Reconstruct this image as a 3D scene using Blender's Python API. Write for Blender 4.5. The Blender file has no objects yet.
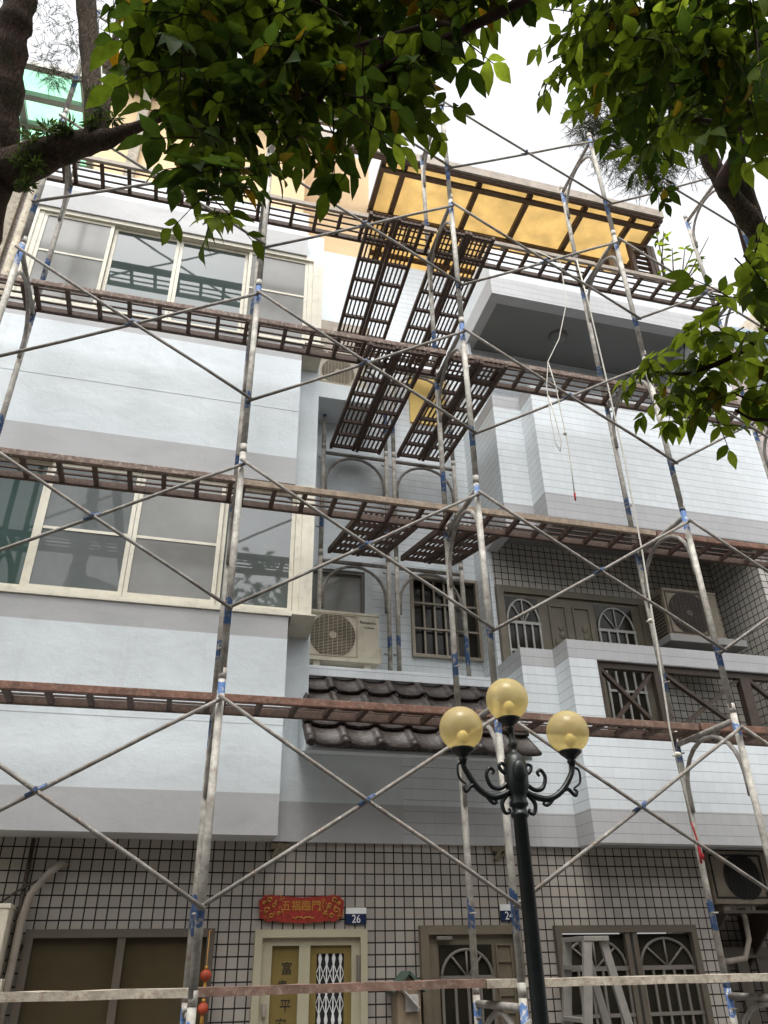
import bpy, bmesh, math, random
from mathutils import Vector, Matrix
random.seed(7)
R = math.radians
scene = bpy.context.scene
COL = scene.collection
BASE = {}

# ------------------------------------------------------------------ materials
def _mat(name):
    m = bpy.data.materials.new(name); m.use_nodes = True
    nt = m.node_tree; nt.nodes.clear()
    out = nt.nodes.new('ShaderNodeOutputMaterial')
    return m, nt, out

class N:
    """tiny node helper"""
    def __init__(s, nt): s.nt = nt
    def new(s, t, **k):
        n = s.nt.nodes.new(t)
        for a, b in k.items(): setattr(n, a, b)
        return n
    def link(s, a, b): s.nt.links.new(a, b)
    def math(s, op, a, b=None, c=None, clamp=False):
        n = s.new('ShaderNodeMath', operation=op, use_clamp=clamp)
        for i, v in enumerate((a, b, c)):
            if v is None: continue
            if isinstance(v, (int, float)): n.inputs[i].default_value = v
            else: s.link(v, n.inputs[i])
        return n.outputs[0]
    def mix(s, fac, a, b, blend='MIX'):
        n = s.new('ShaderNodeMix', data_type='RGBA', blend_type=blend)
        for sock, v in ((n.inputs[0], fac), (n.inputs[6], a), (n.inputs[7], b)):
            if isinstance(v, (int, float)): sock.default_value = v
            elif isinstance(v, tuple): sock.default_value = (*v[:3], 1)
            else: s.link(v, sock)
        return n.outputs[2]
    def noise(s, scale, detail=4, rough=.55, vec=None, dist=0):
        n = s.new('ShaderNodeTexNoise'); n.inputs['Scale'].default_value = scale
        n.inputs['Detail'].default_value = detail; n.inputs['Roughness'].default_value = rough
        n.inputs['Distortion'].default_value = dist
        if vec is not None: s.link(vec, n.inputs['Vector'])
        return n.outputs['Fac']
    def ramp(s, fac, stops):
        n = s.new('ShaderNodeValToRGB')
        el = n.color_ramp.elements
        while len(el) < len(stops): el.new(0.5)
        for e, (p, c) in zip(el, stops):
            e.position = p; e.color = (*c, 1) if isinstance(c, tuple) else (c, c, c, 1)
        s.link(fac, n.inputs[0]); return n.outputs[0]
    def step(s, fac, lo, hi):
        n = s.new('ShaderNodeMapRange', clamp=True)
        n.inputs[1].default_value = lo; n.inputs[2].default_value = hi
        s.link(fac, n.inputs[0]); return n.outputs[0]
    def pos(s): return s.new('ShaderNodeNewGeometry').outputs['Position']
    def objc(s): return s.new('ShaderNodeTexCoord').outputs['Object']
    def bump(s, h, strength=.3, dist=.01):
        n = s.new('ShaderNodeBump'); n.inputs['Strength'].default_value = strength
        n.inputs['Distance'].default_value = dist; s.link(h, n.inputs['Height']); return n.outputs[0]
    def pbsdf(s, col, rough=.7, metal=0, normal=None, ior=1.5, spec=.5, coat=0):
        b = s.new('ShaderNodeBsdfPrincipled')
        for sock, v in (('Base Color', col), ('Roughness', rough)):
            if isinstance(v, tuple): b.inputs[sock].default_value = (*v[:3], 1)
            elif isinstance(v, (int, float)): b.inputs[sock].default_value = v
            else: s.link(v, b.inputs[sock])
        b.inputs['Metallic'].default_value = metal; b.inputs['IOR'].default_value = ior
        b.inputs['Specular IOR Level'].default_value = spec
        b.inputs['Coat Weight'].default_value = coat
        if normal is not None: s.link(normal, b.inputs['Normal'])
        return b.outputs[0]

def simple(name, col, rough=.6, metal=0, var=.15, scale=9, bump=.0, spec=.4, dirt=None, dirt_amt=.5, coat=0):
    """one colour with slow variation, optional dirt patches and bump"""
    m, nt, out = _mat(name); n = N(nt)
    v = n.noise(scale, 5, .6, n.pos())
    dark = tuple(c*(1-var) for c in col); lite = tuple(min(1, c*(1+var)) for c in col)
    c = n.ramp(v, [(.3, dark), (.7, lite)])
    if dirt:
        d = n.step(n.noise(scale*2.3, 6, .65, n.pos()), .5, .68)
        c = n.mix(n.math('MULTIPLY', d, dirt_amt), c, dirt)
    nor = n.bump(n.noise(scale*8, 4, .6, n.pos()), bump, .01) if bump else None
    n.link(n.pbsdf(c, rough, metal, nor, spec=spec, coat=coat), out.inputs[0]); return m

def paint(name, col, bump=.5):
    """hand trowelled wall paint"""
    m, nt, out = _mat(name); n = N(nt); p = n.pos()
    mp = n.new('ShaderNodeMapping'); mp.inputs['Scale'].default_value = (.8, 1, 1.6); n.link(p, mp.inputs[0])
    big = n.noise(2.2, 5, .62, mp.outputs[0], .4)
    c = n.ramp(big, [(.28, tuple(x*.84 for x in col)), (.5, tuple(x*.96 for x in col)), (.72, tuple(min(1, x*1.03) for x in col))])
    streak = n.new('ShaderNodeMapping'); streak.inputs['Scale'].default_value = (9, 9, .5); n.link(p, streak.inputs[0])
    st = n.step(n.noise(1.3, 4, .6, streak.outputs[0]), .57, .75)
    c = n.mix(n.math('MULTIPLY', st, .17), c, (.36, .37, .34))
    blot = n.step(n.noise(7, 6, .7, p), .6, .75)
    c = n.mix(n.math('MULTIPLY', blot, .16), c, (.40, .42, .42))
    mp2 = n.new('ShaderNodeMapping'); mp2.inputs['Scale'].default_value = (1, 1, 1.35); n.link(p, mp2.inputs[0])
    h = n.math('ADD', n.math('MULTIPLY', n.noise(4.6, 7, .64, mp2.outputs[0], .25), 1.0), n.math('MULTIPLY', n.noise(45, 4, .6, p), .14))
    n.link(n.pbsdf(c, .55, 0, n.bump(h, bump, .02), spec=.35), out.inputs[0]); return m

def tiled(name, col, grout, s, gw, var=.08, hgw=None, vfade=0, rough=.45, bump=.35):
    """square wall tiles in stack bond; works on faces along x and along y"""
    m, nt, out = _mat(name); n = N(nt)
    sep = n.new('ShaderNodeSeparateXYZ'); n.link(n.pos(), sep.inputs[0])
    u = n.math('DIVIDE', n.math('ADD', sep.outputs[0], sep.outputs[1]), s)
    v = n.math('DIVIDE', n.math('ADD', sep.outputs[2], 20.0), s)
    u = n.math('ADD', u, 2000.0)
    fu = n.math('FRACT', u); fv = n.math('FRACT', v)
    lu = n.math('LESS_THAN', n.math('ABSOLUTE', n.math('SUBTRACT', fu, .5)), .5 - gw/s/2)
    lv = n.math('LESS_THAN', n.math('ABSOLUTE', n.math('SUBTRACT', fv, .5)), .5 - (hgw or gw)/s/2)
    cid = n.new('ShaderNodeCombineXYZ')
    n.link(n.math('FLOOR', u), cid.inputs[0]); n.link(n.math('FLOOR', v), cid.inputs[1])
    wn = n.new('ShaderNodeTexWhiteNoise', noise_dimensions='3D'); n.link(cid.outputs[0], wn.inputs['Vector'])
    k = n.math('ADD', n.math('MULTIPLY', wn.outputs['Value'], 2*var), 1-var)
    base = n.new('ShaderNodeCombineXYZ')
    for i in range(3): n.link(n.math('MULTIPLY', k, col[i]), base.inputs[i])
    c = base.outputs[0]
    st = n.step(n.noise(1.4, 6, .65, n.pos()), .45, .8)
    c = n.mix(n.math('MULTIPLY', st, .22), c, tuple(x*.55 for x in col))
    vg = n.mix(vfade, grout, col)
    c = n.mix(lu, vg, c); c = n.mix(lv, grout, c)
    both = n.math('MULTIPLY', n.math('MAXIMUM', lu, vfade*.6), lv)
    wob = n.math('MULTIPLY', wn.outputs['Value'], .15)
    nor = n.bump(n.math('ADD', both, wob), bump, .004)
    rg = n.math('ADD', n.math('MULTIPLY', both, rough-.8), .8)
    n.link(n.pbsdf(c, rg, 0, nor, spec=.4), out.inputs[0]); return m

def steel(name, col, band=True, bands=((.42, .085), (1.56, .07)), rust=(.16, .085, .05), rustamt=.55):
    """weathered scaffold tube: mortar splashes, rust and bands of flaking blue paint"""
    m, nt, out = _mat(name); n = N(nt); p = n.pos(); oc = n.objc()
    c = n.ramp(n.noise(14, 5, .6, p), [(.3, tuple(x*.6 for x in col)), (.55, col), (.75, tuple(min(1, x*1.5) for x in col))])
    r = n.step(n.noise(23, 6, .7, p), .52, .66)
    c = n.mix(n.math('MULTIPLY', r, rustamt), c, rust)
    sp = n.step(n.noise(46, 4, .6, p), .62, .68)
    c = n.mix(n.math('MULTIPLY', sp, .6), c, (.55, .53, .49))
    if band:
        sep = n.new('ShaderNodeSeparateXYZ'); n.link(oc, sep.inputs[0])
        jit = n.math('MULTIPLY', n.math('SUBTRACT', n.noise(5, 3, .5, p), .5), .5)
        z = n.math('ADD', sep.outputs[2], jit)
        tot = None
        for zc, hw in bands:
            b = n.math('LESS_THAN', n.math('ABSOLUTE', n.math('SUBTRACT', z, zc)), hw)
            tot = b if tot is None else n.math('MAXIMUM', tot, b)
        fl = n.step(n.noise(30, 5, .7, p), .62, .52)
        tot = n.math('MULTIPLY', tot, fl)
        c = n.mix(n.math('MULTIPLY', tot, .92), c, (.035, .10, .25))
    nor = n.bump(n.noise(60, 4, .6, p), .25, .004)
    n.link(n.pbsdf(c, .7, .1, nor, spec=.3), out.inputs[0]); return m

def glass_pane(name, col, rough=.03, ior=1.75, mesh=False, wavy=.02):
    m, nt, out = _mat(name); n = N(nt); p = n.pos()
    c = n.ramp(n.noise(1.6, 4, .6, p), [(.3, tuple(x*.8 for x in col)), (.7, tuple(x*1.2 for x in col))])
    nor = n.bump(n.noise(2.0, 2, .5, p), wavy, .05)
    n.link(n.pbsdf(c, rough, 0, nor, ior=ior, spec=.5), out.inputs[0]); return m

def leafmat(name, col, tcol, rough=.45, tw=.42):
    m, nt, out = _mat(name); n = N(nt)
    v = n.noise(24, 4, .65, n.pos())
    a = n.ramp(v, [(.3, tuple(x*.6 for x in col)), (.7, tuple(x*1.35 for x in col))])
    b = n.ramp(v, [(.3, tuple(x*.7 for x in tcol)), (.7, tuple(x*1.25 for x in tcol))])
    d = n.pbsdf(a, rough+.12, 0, spec=.05)
    t = n.new('ShaderNodeBsdfTranslucent'); n.link(b, t.inputs[0])
    mx = n.new('ShaderNodeMixShader'); mx.inputs[0].default_value = tw
    n.link(d, mx.inputs[1]); n.link(t.outputs[0], mx.inputs[2]); n.link(mx.outputs[0], out.inputs[0]); return m

def sheet(name, col, trans=.7):
    """plastic roofing sheet lit through from above"""
    m, nt, out = _mat(name); n = N(nt); p = n.pos()
    c = n.ramp(n.noise(3, 6, .65, p), [(.3, tuple(x*.8 for x in col)), (.7, tuple(min(1, x*1.08) for x in col))])
    sp = n.step(n.noise(34, 4, .6, p), .68, .74)
    c = n.mix(n.math('MULTIPLY', sp, .45), c, tuple(x*.45 for x in col))
    d = n.pbsdf(c, .4, 0, spec=.3)
    t = n.new('ShaderNodeBsdfTranslucent'); n.link(c, t.inputs[0])
    mx = n.new('ShaderNodeMixShader'); mx.inputs[0].default_value = trans
    n.link(d, mx.inputs[1]); n.link(t.outputs[0], mx.inputs[2]); n.link(mx.outputs[0], out.inputs[0]); return m

def globemat(name):
    m, nt, out = _mat(name); n = N(nt); p = n.pos()
    c = n.ramp(n.noise(10, 4, .6, p), [(.3, (.86, .75, .45)), (.7, (.92, .83, .55))])
    tr = n.new('ShaderNodeBsdfTransparent'); n.link(c, tr.inputs[0])
    tl = n.new('ShaderNodeBsdfTranslucent'); n.link(c, tl.inputs[0])
    df = n.pbsdf(n.mix(1.0, c, (.78, .74, .66), 'MULTIPLY'), .10, 0, spec=.6)
    m1 = n.new('ShaderNodeMixShader'); m1.inputs[0].default_value = .55; n.link(tl.outputs[0], m1.inputs[1]); n.link(df, m1.inputs[2])
    m2 = n.new('ShaderNodeMixShader'); m2.inputs[0].default_value = .44; n.link(tr.outputs[0], m2.inputs[1]); n.link(m1.outputs[0], m2.inputs[2])
    n.link(m2.outputs[0], out.inputs[0]); return m

M = {}
M['white'] = paint('white_wall_paint', (.695, .745, .762), .34)
M['grey'] = paint('grey_wall_paint', (.465, .465, .465), .2)
M['wtile'] = tiled('white_painted_tile', (.715, .755, .772), (.33, .345, .36), .0845, .0022, .03, .0042, .65, .4)
M['gtile'] = tiled('grey_painted_tile', (.475, .475, .478), (.24, .24, .25), .0845, .0022, .03, .0042, .55, .45)
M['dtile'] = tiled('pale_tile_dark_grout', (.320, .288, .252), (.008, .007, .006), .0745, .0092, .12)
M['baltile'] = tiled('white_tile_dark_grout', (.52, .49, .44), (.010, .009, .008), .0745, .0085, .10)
M['btile'] = tiled('brown_grey_tile', (.36, .31, .28), (.12, .10, .09), .09, .008, .12)
M['ptile'] = tiled('pinkish_tile', (.46, .38, .34), (.2, .16, .14), .12, .008, .1)
M['peach'] = simple('peach_plaster', (.80, .58, .34), .8, 0, .06, 4, .3)
M['cream'] = simple('cream_aluminium', (.74, .70, .58), .45, 0, .04, 6, dirt=(.40, .37, .29), dirt_amt=.35)
M['glassteal'] = glass_pane('teal_glass', (.070, .095, .090), ior=2.0)
M['glassdeep'] = glass_pane('deep_teal_glass', (.052, .082, .074), ior=1.42)
M['glasssky'] = glass_pane('mirroring_glass', (.12, .135, .13), ior=1.95)
M['glassgrey'] = glass_pane('curtained_glass', (.135, .148, .145), ior=1.42)
M['screen'] = glass_pane('screened_glass', (.205, .205, .188), .20, 1.65)
M['glassdark'] = glass_pane('dark_glass', (.020, .018, .012), .16, 1.33, wavy=.1)
M['glassbrown'] = glass_pane('brown_curtained_glass', (.060, .046, .024), .14, 1.4, wavy=.25)
M['dark'] = simple('dark_interior', (.012, .012, .012), .8)
M['olive'] = simple('olive_metal_door', (.130, .107, .072), .5, 0, .15, 8, dirt=(.12, .09, .06), dirt_amt=.5)  # base colour taken darker to stand in for street-level shade
M['baldoor'] = simple('olive_cream_balcony_door', (.165, .146, .105), .5, 0, .12, 8, dirt=(.16, .13, .09), dirt_amt=.5)
M['balbar'] = simple('pale_iron_bar', (.42, .41, .38), .5, 0, .1, 9)
M['dcream'] = simple('cream_door', (.355, .325, .225), .45, 0, .05, 6)  # cream darkened, with the shade under the overhang put into the colour
M['gold'] = simple('gold_panel', (.17, .122, .036), .45, 0, .1, 7)  # gold darkened too, standing in for the doorway's shade
M['lattice'] = simple('white_lattice', (.62, .62, .60), .4)
M['winframe'] = simple('taupe_window_frame', (.092, .076, .057), .5, 0, .1, 8)  # frame colour darkened in place of ground floor shade
M['bronze'] = simple('bronze_frame', (.30, .26, .20), .4, .3, .1, 9)
M['greybar'] = simple('grey_window_bar', (.150, .135, .113), .5, .1, .1, 9)
M['railing'] = simple('dark_brown_rail', (.060, .042, .030), .5, 0, .2, 12)
M['rooftile'] = simple('glazed_brown_roof_tile', (.027, .018, .014), .42, 0, .4, 12, .3, .4, dirt=(.30, .27, .26), dirt_amt=.22)
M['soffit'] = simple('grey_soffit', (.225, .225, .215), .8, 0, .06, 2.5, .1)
M['post'] = steel('scaffold_tube', (.40, .38, .335))
M['tube'] = steel('plain_scaffold_tube', (.30, .28, .25), band=False)
M['brace'] = steel('brace_tube', (.225, .21, .185), band=False, rustamt=.7)
M['pin'] = simple('blue_painted_pin', (.05, .085, .17), .5, .2, .3, 30, dirt=(.2, .17, .14), dirt_amt=.7)
M['rust'] = simple('dark_rusty_steel', (.070, .041, .029), .7, .1, .4, 22, .2, dirt=(.15, .11, .085), dirt_amt=.4)
M['rustlite'] = simple('mortar_splashed_rail', (.155, .105, .082), .75, .1, .35, 16, .3, dirt=(.42, .37, .31), dirt_amt=.75)
M['tan'] = simple('tan_timber_rail', (.29, .225, .165), .8, 0, .35, 13, .3, dirt=(.12, .075, .05), dirt_amt=.6)
M['rustred'] = simple('red_brown_rusty_rail', (.175, .088, .060), .75, .1, .4, 14, .3, dirt=(.32, .26, .21), dirt_amt=.55)
M['plank'] = simple('weathered_plank', (.40, .355, .28), .85, 0, .3, 13, .4, dirt=(.18, .11, .075), dirt_amt=.7)
M['plankred'] = simple('brown_plank', (.165, .098, .072), .85, 0, .3, 13, .4, dirt=(.42, .37, .31), dirt_amt=.3)
M['iron'] = simple('black_cast_iron', (.009, .012, .011), .35, .3, .3, 20, .1, .5)
M['globe'] = globemat('amber_globe')
M['bulb'] = simple('white_bulb', (.88, .84, .68), .4)
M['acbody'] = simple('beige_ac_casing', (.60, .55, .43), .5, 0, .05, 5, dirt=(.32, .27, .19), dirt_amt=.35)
M['acgrille'] = simple('beige_ac_grille', (.44, .38, .28), .5)
M['acdark'] = simple('ac_dark_fan', (.040, .032, .024), .6)
M['red'] = simple('red_lacquer', (.235, .022, .014), .5, 0, .35, 40)
M['lanternred'] = simple('faded_lantern_red', (.33, .050, .020), .6, 0, .3, 40)
M['goldleaf'] = simple('gold_print', (.42, .21, .035), .5, .1, .15, 20)
M['navy'] = simple('navy_plate', (.010, .020, .060), .35)
M['platewhite'] = simple('white_plate', (.70, .70, .68), .4)
M['ink'] = simple('black_ink', (.02, .016, .012), .6)
M['letter'] = simple('dark_print', (.03, .03, .03), .5)
M['rope'] = simple('pale_rope', (.50, .48, .42), .9, 0, .2, 60)
M['redcloth'] = simple('red_cloth', (.30, .012, .022), .8, 0, .2, 20)
M['alu'] = simple('dull_aluminium', (.235, .222, .198), .5, .2, .12, 10, dirt=(.3, .28, .25), dirt_amt=.4)
M['greenroof'] = simple('green_painted_wood', (.055, .085, .062), .6, 0, .2, 20)
M['boxbrown'] = simple('brown_mailbox', (.20, .15, .10), .6, 0, .2, 15)
M['paper'] = simple('paper', (.36, .34, .31), .8, 0, .2, 30)
M['pvc'] = simple('grey_pipe', (.25, .215, .175), .6, 0, .15, 9)
M['yellowsheet'] = sheet('yellow_roof_sheet', (.85, .70, .42), .60)
M['greensheet'] = sheet('green_roof_sheet', (.64, .93, .77), .8)
M['yellowwall'] = simple('yellow_wall', (.78, .55, .18), .8, 0, .08, 5)
M['brownwood'] = simple('brown_timber', (.085, .052, .035), .6, 0, .3, 14)
M['gutter'] = simple('weathered_gutter', (.34, .29, .235), .6, .1, .2, 6, dirt=(.12, .09, .07), dirt_amt=.4)
M['greenframe'] = simple('grey_canopy_frame', (.30, .29, .26), .5, .2, .1, 8)
M['bluealu'] = simple('blue_grey_window_frame', (.34, .42, .48), .45, .2, .1, 8)
M['asphalt'] = simple('asphalt', (.05, .05, .05), .9, 0, .2, 30, .3)
M['paver'] = simple('concrete_pavement', (.26, .25, .24), .9, 0, .15, 12, .2)
def bark(name, col, moss, amt):
    m, nt, out = _mat(name); n = N(nt); p = n.pos()
    mp = n.new('ShaderNodeMapping'); mp.inputs['Scale'].default_value = (1, 1, .28); n.link(p, mp.inputs[0])
    f = n.noise(34, 7, .7, mp.outputs[0], 1.5)
    mq = n.new('ShaderNodeMapping'); mq.inputs['Scale'].default_value = (1, 1, .13); n.link(p, mq.inputs[0])
    cr = n.step(n.noise(52, 5, .6, mq.outputs[0], 2.5), .40, .56)
    c = n.ramp(f, [(.3, tuple(x*.45 for x in col)), (.52, col), (.72, tuple(x*1.6 for x in col))])
    c = n.mix(n.math('MULTIPLY', n.math('SUBTRACT', 1.0, cr), .6), c, tuple(x*.3 for x in col))
    ms = n.step(n.noise(6, 6, .7, p), .5, .62); c = n.mix(n.math('MULTIPLY', ms, amt), c, moss)
    li = n.step(n.noise(19, 5, .6, p), .63, .70); c = n.mix(n.math('MULTIPLY', li, .4), c, (.20, .21, .17))
    n.link(n.pbsdf(c, .95, 0, n.bump(n.math('ADD', f, n.math('MULTIPLY', cr, .6)), 1.0, .02), spec=.15), out.inputs[0]); return m
M['bark'] = bark('mossy_bark', (.105, .068, .048), (.030, .040, .014), .6)
M['barklite'] = bark('grey_brown_bark', (.125, .092, .062), (.05, .055, .025), .4)
M['twig'] = simple('dark_twig', (.045, .026, .020), .9, 0, .3, 30, .5, .2)
M['leaf'] = leafmat('leaf_green', (.044, .072, .013), (.115, .165, .011), tw=.48)
M['leafdeep'] = leafmat('leaf_deep_green', (.027, .049, .011), (.052, .090, .010))
M['leaflight'] = leafmat('leaf_fresh_green', (.090, .132, .020), (.29, .38, .03), tw=.58)
M['leafyellow'] = leafmat('leaf_yellow', (.32, .18, .018), (.50, .27, .012))
M['leafbrown'] = leafmat('leaf_olive_brown', (.095, .070, .014), (.20, .135, .010))
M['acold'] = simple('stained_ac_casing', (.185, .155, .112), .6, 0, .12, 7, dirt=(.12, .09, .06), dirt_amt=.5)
M['fern'] = leafmat('fern_green', (.050, .070, .022), (.075, .11, .02), .6)
M['needle'] = leafmat('needle_green', (.055, .070, .040), (.06, .08, .03), .7)
M['opp'] = simple('opposite_plaster', (.30, .28, .26), .8, 0, .15, 2)
M['oppleaf'] = leafmat('opposite_leaves', (.035, .055, .02), (.05, .08, .015), .7)

# ------------------------------------------------------------------ geometry builder
class G:
    def __init__(s): s.bm = bmesh.new(); s.mi = 0
    def _f(s, vs, smooth=False):
        try: f = s.bm.faces.new(vs)
        except ValueError: return None
        f.material_index = s.mi; f.smooth = smooth; return f
    def box(s, x0, x1, y0, y1, z0, z1, mi=None, bev=0):
        if mi is not None: s.mi = mi
        if bev: 
            b2 = bmesh.new(); bmesh.ops.create_cube(b2, size=1)
            for v in b2.verts: v.co = Vector(((x0+x1)/2+v.co.x*(x1-x0), (y0+y1)/2+v.co.y*(y1-y0), (z0+z1)/2+v.co.z*(z1-z0)))
            bmesh.ops.bevel(b2, geom=list(b2.edges), offset=bev, segments=2, affect='EDGES', profile=.6)
            s._merge(b2); return s
        V = [s.bm.verts.new(p) for p in ((x0,y0,z0),(x1,y0,z0),(x1,y1,z0),(x0,y1,z0),(x0,y0,z1),(x1,y0,z1),(x1,y1,z1),(x0,y1,z1))]
        for q in ((3,2,1,0),(4,5,6,7),(0,1,5,4),(1,2,6,5),(2,3,7,6),(3,0,4,7)): s._f([V[i] for i in q])
        return s
    def _merge(s, b2, smooth=False):
        mp = {}
        for v in b2.verts: mp[v] = s.bm.verts.new(v.co)
        for f in b2.faces: s._f([mp[v] for v in f.verts], smooth or f.smooth)
        b2.free()
    def bar(s, p, q, w, h, up=(0,0,1)):
        """rectangular bar from p to q"""
        p, q = Vector(p), Vector(q); d = (q-p).normalized(); u = Vector(up)
        a = d.cross(u)
        if a.length < 1e-4: a = d.cross(Vector((1,0,0)))
        a.normalize(); b = a.cross(d).normalized()
        V = []
        for c in (p, q):
            for i, j in ((-1,-1),(1,-1),(1,1),(-1,1)): V.append(s.bm.verts.new(c + a*(i*w/2) + b*(j*h/2)))
        fs = [s._f([V[i] for i in qd]) for qd in ((0,1,2,3),(7,6,5,4),(0,4,5,1),(1,5,6,2),(2,6,7,3),(3,7,4,0))]
        bmesh.ops.recalc_face_normals(s.bm, faces=[f for f in fs if f]); return s
    def tube(s, pts, r, n=8, cap=True):
        pts = [Vector(p) for p in pts]; rs = r if isinstance(r, (list, tuple)) else [r]*len(pts)
        rings = []; a = None
        for i, p in enumerate(pts):
            t = (pts[min(i+1, len(pts)-1)] - pts[max(i-1, 0)]).normalized()
            if a is None:
                a = t.cross(Vector((0,0,1)));
                if a.length < 1e-3: a = t.cross(Vector((1,0,0)))
            a = (a - t*a.dot(t)).normalized(); b = t.cross(a)
            rings.append([s.bm.verts.new(p + (a*math.cos(2*math.pi*k/n) + b*math.sin(2*math.pi*k/n))*rs[i]) for k in range(n)])
        for r0, r1 in zip(rings, rings[1:]):
            for k in range(n): s._f([r0[k], r0[(k+1)%n], r1[(k+1)%n], r1[k]], True)
        if cap: s._f(rings[0][::-1]); s._f(rings[-1])
        return s
    def lathe(s, prof, c, n=20):
        c = Vector(c); rings = []
        for r, z in prof: rings.append([s.bm.verts.new(c + Vector((r*math.cos(2*math.pi*k/n), r*math.sin(2*math.pi*k/n), z))) for k in range(n)])
        for r0, r1 in zip(rings, rings[1:]):
            for k in range(n): s._f([r0[k], r0[(k+1)%n], r1[(k+1)%n], r1[k]], True)
        s._f(rings[0][::-1]); s._f(rings[-1]); return s
    def sphere(s, c, r, sc=(1,1,1), seg=24, ring=14):
        b2 = bmesh.new(); bmesh.ops.create_uvsphere(b2, u_segments=seg, v_segments=ring, radius=r)
        for v in b2.verts: v.co = Vector(c) + Vector((v.co.x*sc[0], v.co.y*sc[1], v.co.z*sc[2]))
        s._merge(b2, True); return s
    def prism_y(s, poly, y0, y1):
        """polygon in x,z extruded along y"""
        A = [s.bm.verts.new((x, y0, z)) for x, z in poly]; B = [s.bm.verts.new((x, y1, z)) for x, z in poly]
        fs = [s._f(A), s._f(B[::-1])]
        for i in range(len(poly)): fs.append(s._f([A[i], B[i], B[(i+1)%len(poly)], A[(i+1)%len(poly)]]))
        bmesh.ops.recalc_face_normals(s.bm, faces=[f for f in fs if f]); return s
    def prism_x(s, poly, x0, x1):
        A = [s.bm.verts.new((x0, y, z)) for y, z in poly]; B = [s.bm.verts.new((x1, y, z)) for y, z in poly]
        fs = [s._f(A), s._f(B[::-1])]
        for i in range(len(poly)): fs.append(s._f([A[i], B[i], B[(i+1)%len(poly)], A[(i+1)%len(poly)]]))
        bmesh.ops.recalc_face_normals(s.bm, faces=[f for f in fs if f]); return s
    def frame(s, x0, x1, y0, y1, z0, z1, w, wb=None):
        """rectangular frame in the xz plane, members butted"""
        wb = w if wb is None else wb
        s.box(x0, x0+w, y0, y1, z0, z1); s.box(x1-w, x1, y0, y1, z0, z1)
        s.box(x0+w, x1-w, y0, y1, z1-w, z1)
        if wb: s.box(x0+w, x1-w, y0, y1, z0, z0+wb)
        return s
    def text(s, body, size, x, y, z, depth=.002, align='CENTER', sx=1.0):
        cu = bpy.data.curves.new('lettering', 'FONT'); cu.body = body; cu.size = size; cu.extrude = depth/2
        cu.align_x = align; cu.align_y = 'CENTER'; cu.resolution_u = 3
        o = bpy.data.objects.new('lettering', cu); COL.objects.link(o)
        dg = bpy.context.evaluated_depsgraph_get(); dg.update()
        me = bpy.data.meshes.new_from_object(o.evaluated_get(dg))
        mp = [s.bm.verts.new((x + v.co.x*sx, y - v.co.z, z + v.co.y)) for v in me.vertices]
        for p in me.polygons: s._f([mp[i] for i in p.vertices])
        bpy.data.objects.remove(o); bpy.data.curves.remove(cu); bpy.data.meshes.remove(me)
        return s

def tag(o, label, cat, group=None, kind=None):
    if label: o['label'] = label
    if cat: o['category'] = cat
    if group: o['group'] = group
    if kind: o['kind'] = kind
    return o
def thing(name, loc, label, cat, group=None):
    o = bpy.data.objects.new(name, None); COL.objects.link(o); o.location = loc
    o.empty_display_size = .1
    BASE[o.name] = Vector(loc); return tag(o, label, cat, group)
def part(name, g, mats, parent, label=None):
    """one mesh object; g is in world coordinates, the parent's base is taken off"""
    b = BASE[parent.name]
    bmesh.ops.translate(g.bm, vec=-b, verts=g.bm.verts)
    me = bpy.data.meshes.new(name); g.bm.to_mesh(me); g.bm.free()
    for m in (mats if isinstance(mats, list) else [mats]): me.materials.append(M[m])
    o = bpy.data.objects.new(name, me); COL.objects.link(o); o.parent = parent
    BASE[o.name] = b
    if label: o['label'] = label
    return o
def solo(name, g, mats, label, cat, group=None, kind=None):
    vs = [v.co for v in g.bm.verts]
    b = Vector((sum(v.x for v in vs)/len(vs), sum(v.y for v in vs)/len(vs), min(v.z for v in vs)))
    bmesh.ops.translate(g.bm, vec=-b, verts=g.bm.verts)
    me = bpy.data.meshes.new(name); g.bm.to_mesh(me); g.bm.free()
    for m in (mats if isinstance(mats, list) else [mats]): me.materials.append(M[m])
    o = bpy.data.objects.new(name, me); COL.objects.link(o); o.location = b
    BASE[o.name] = b
    return tag(o, label, cat, group, kind)
KIDS = {}
def kids(o): return [c for c in bpy.data.objects if c.parent == o]
def copy_tree(o, kidmap):
    c = o.copy(); COL.objects.link(c)
    for ch in kidmap.get(o.name, ()):
        k = copy_tree(ch, kidmap); k.parent = c
    return c
def kidmap_of(o):
    m = {}
    def rec(a):
        m[a.name] = kids(a)
        for b in m[a.name]: rec(b)
    rec(o); return m

def limb(g, pts, n=8, wob=1.0, sub=5):
    """smooth limb through (x, y, z, radius) anchors"""
    P = []; f = lambda i: pts[min(max(i, 0), len(pts)-1)]
    for i in range(len(pts)-1):
        a, b, c, d = f(i-1), f(i), f(i+1), f(i+2)
        for k in range(sub):
            t = k/sub
            P.append([.5*(2*b[j]+(c[j]-a[j])*t+(2*a[j]-5*b[j]+4*c[j]-d[j])*t*t+(3*b[j]-a[j]-3*c[j]+d[j])*t**3) for j in range(4)])
    P.append(list(pts[-1]))
    g.tube([p[:3] for p in P], [max(.0015, p[3]*(1+wob*(.08*math.sin(i*1.9)+.05*math.sin(i*4.3)))) for i, p in enumerate(P)], n)

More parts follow.
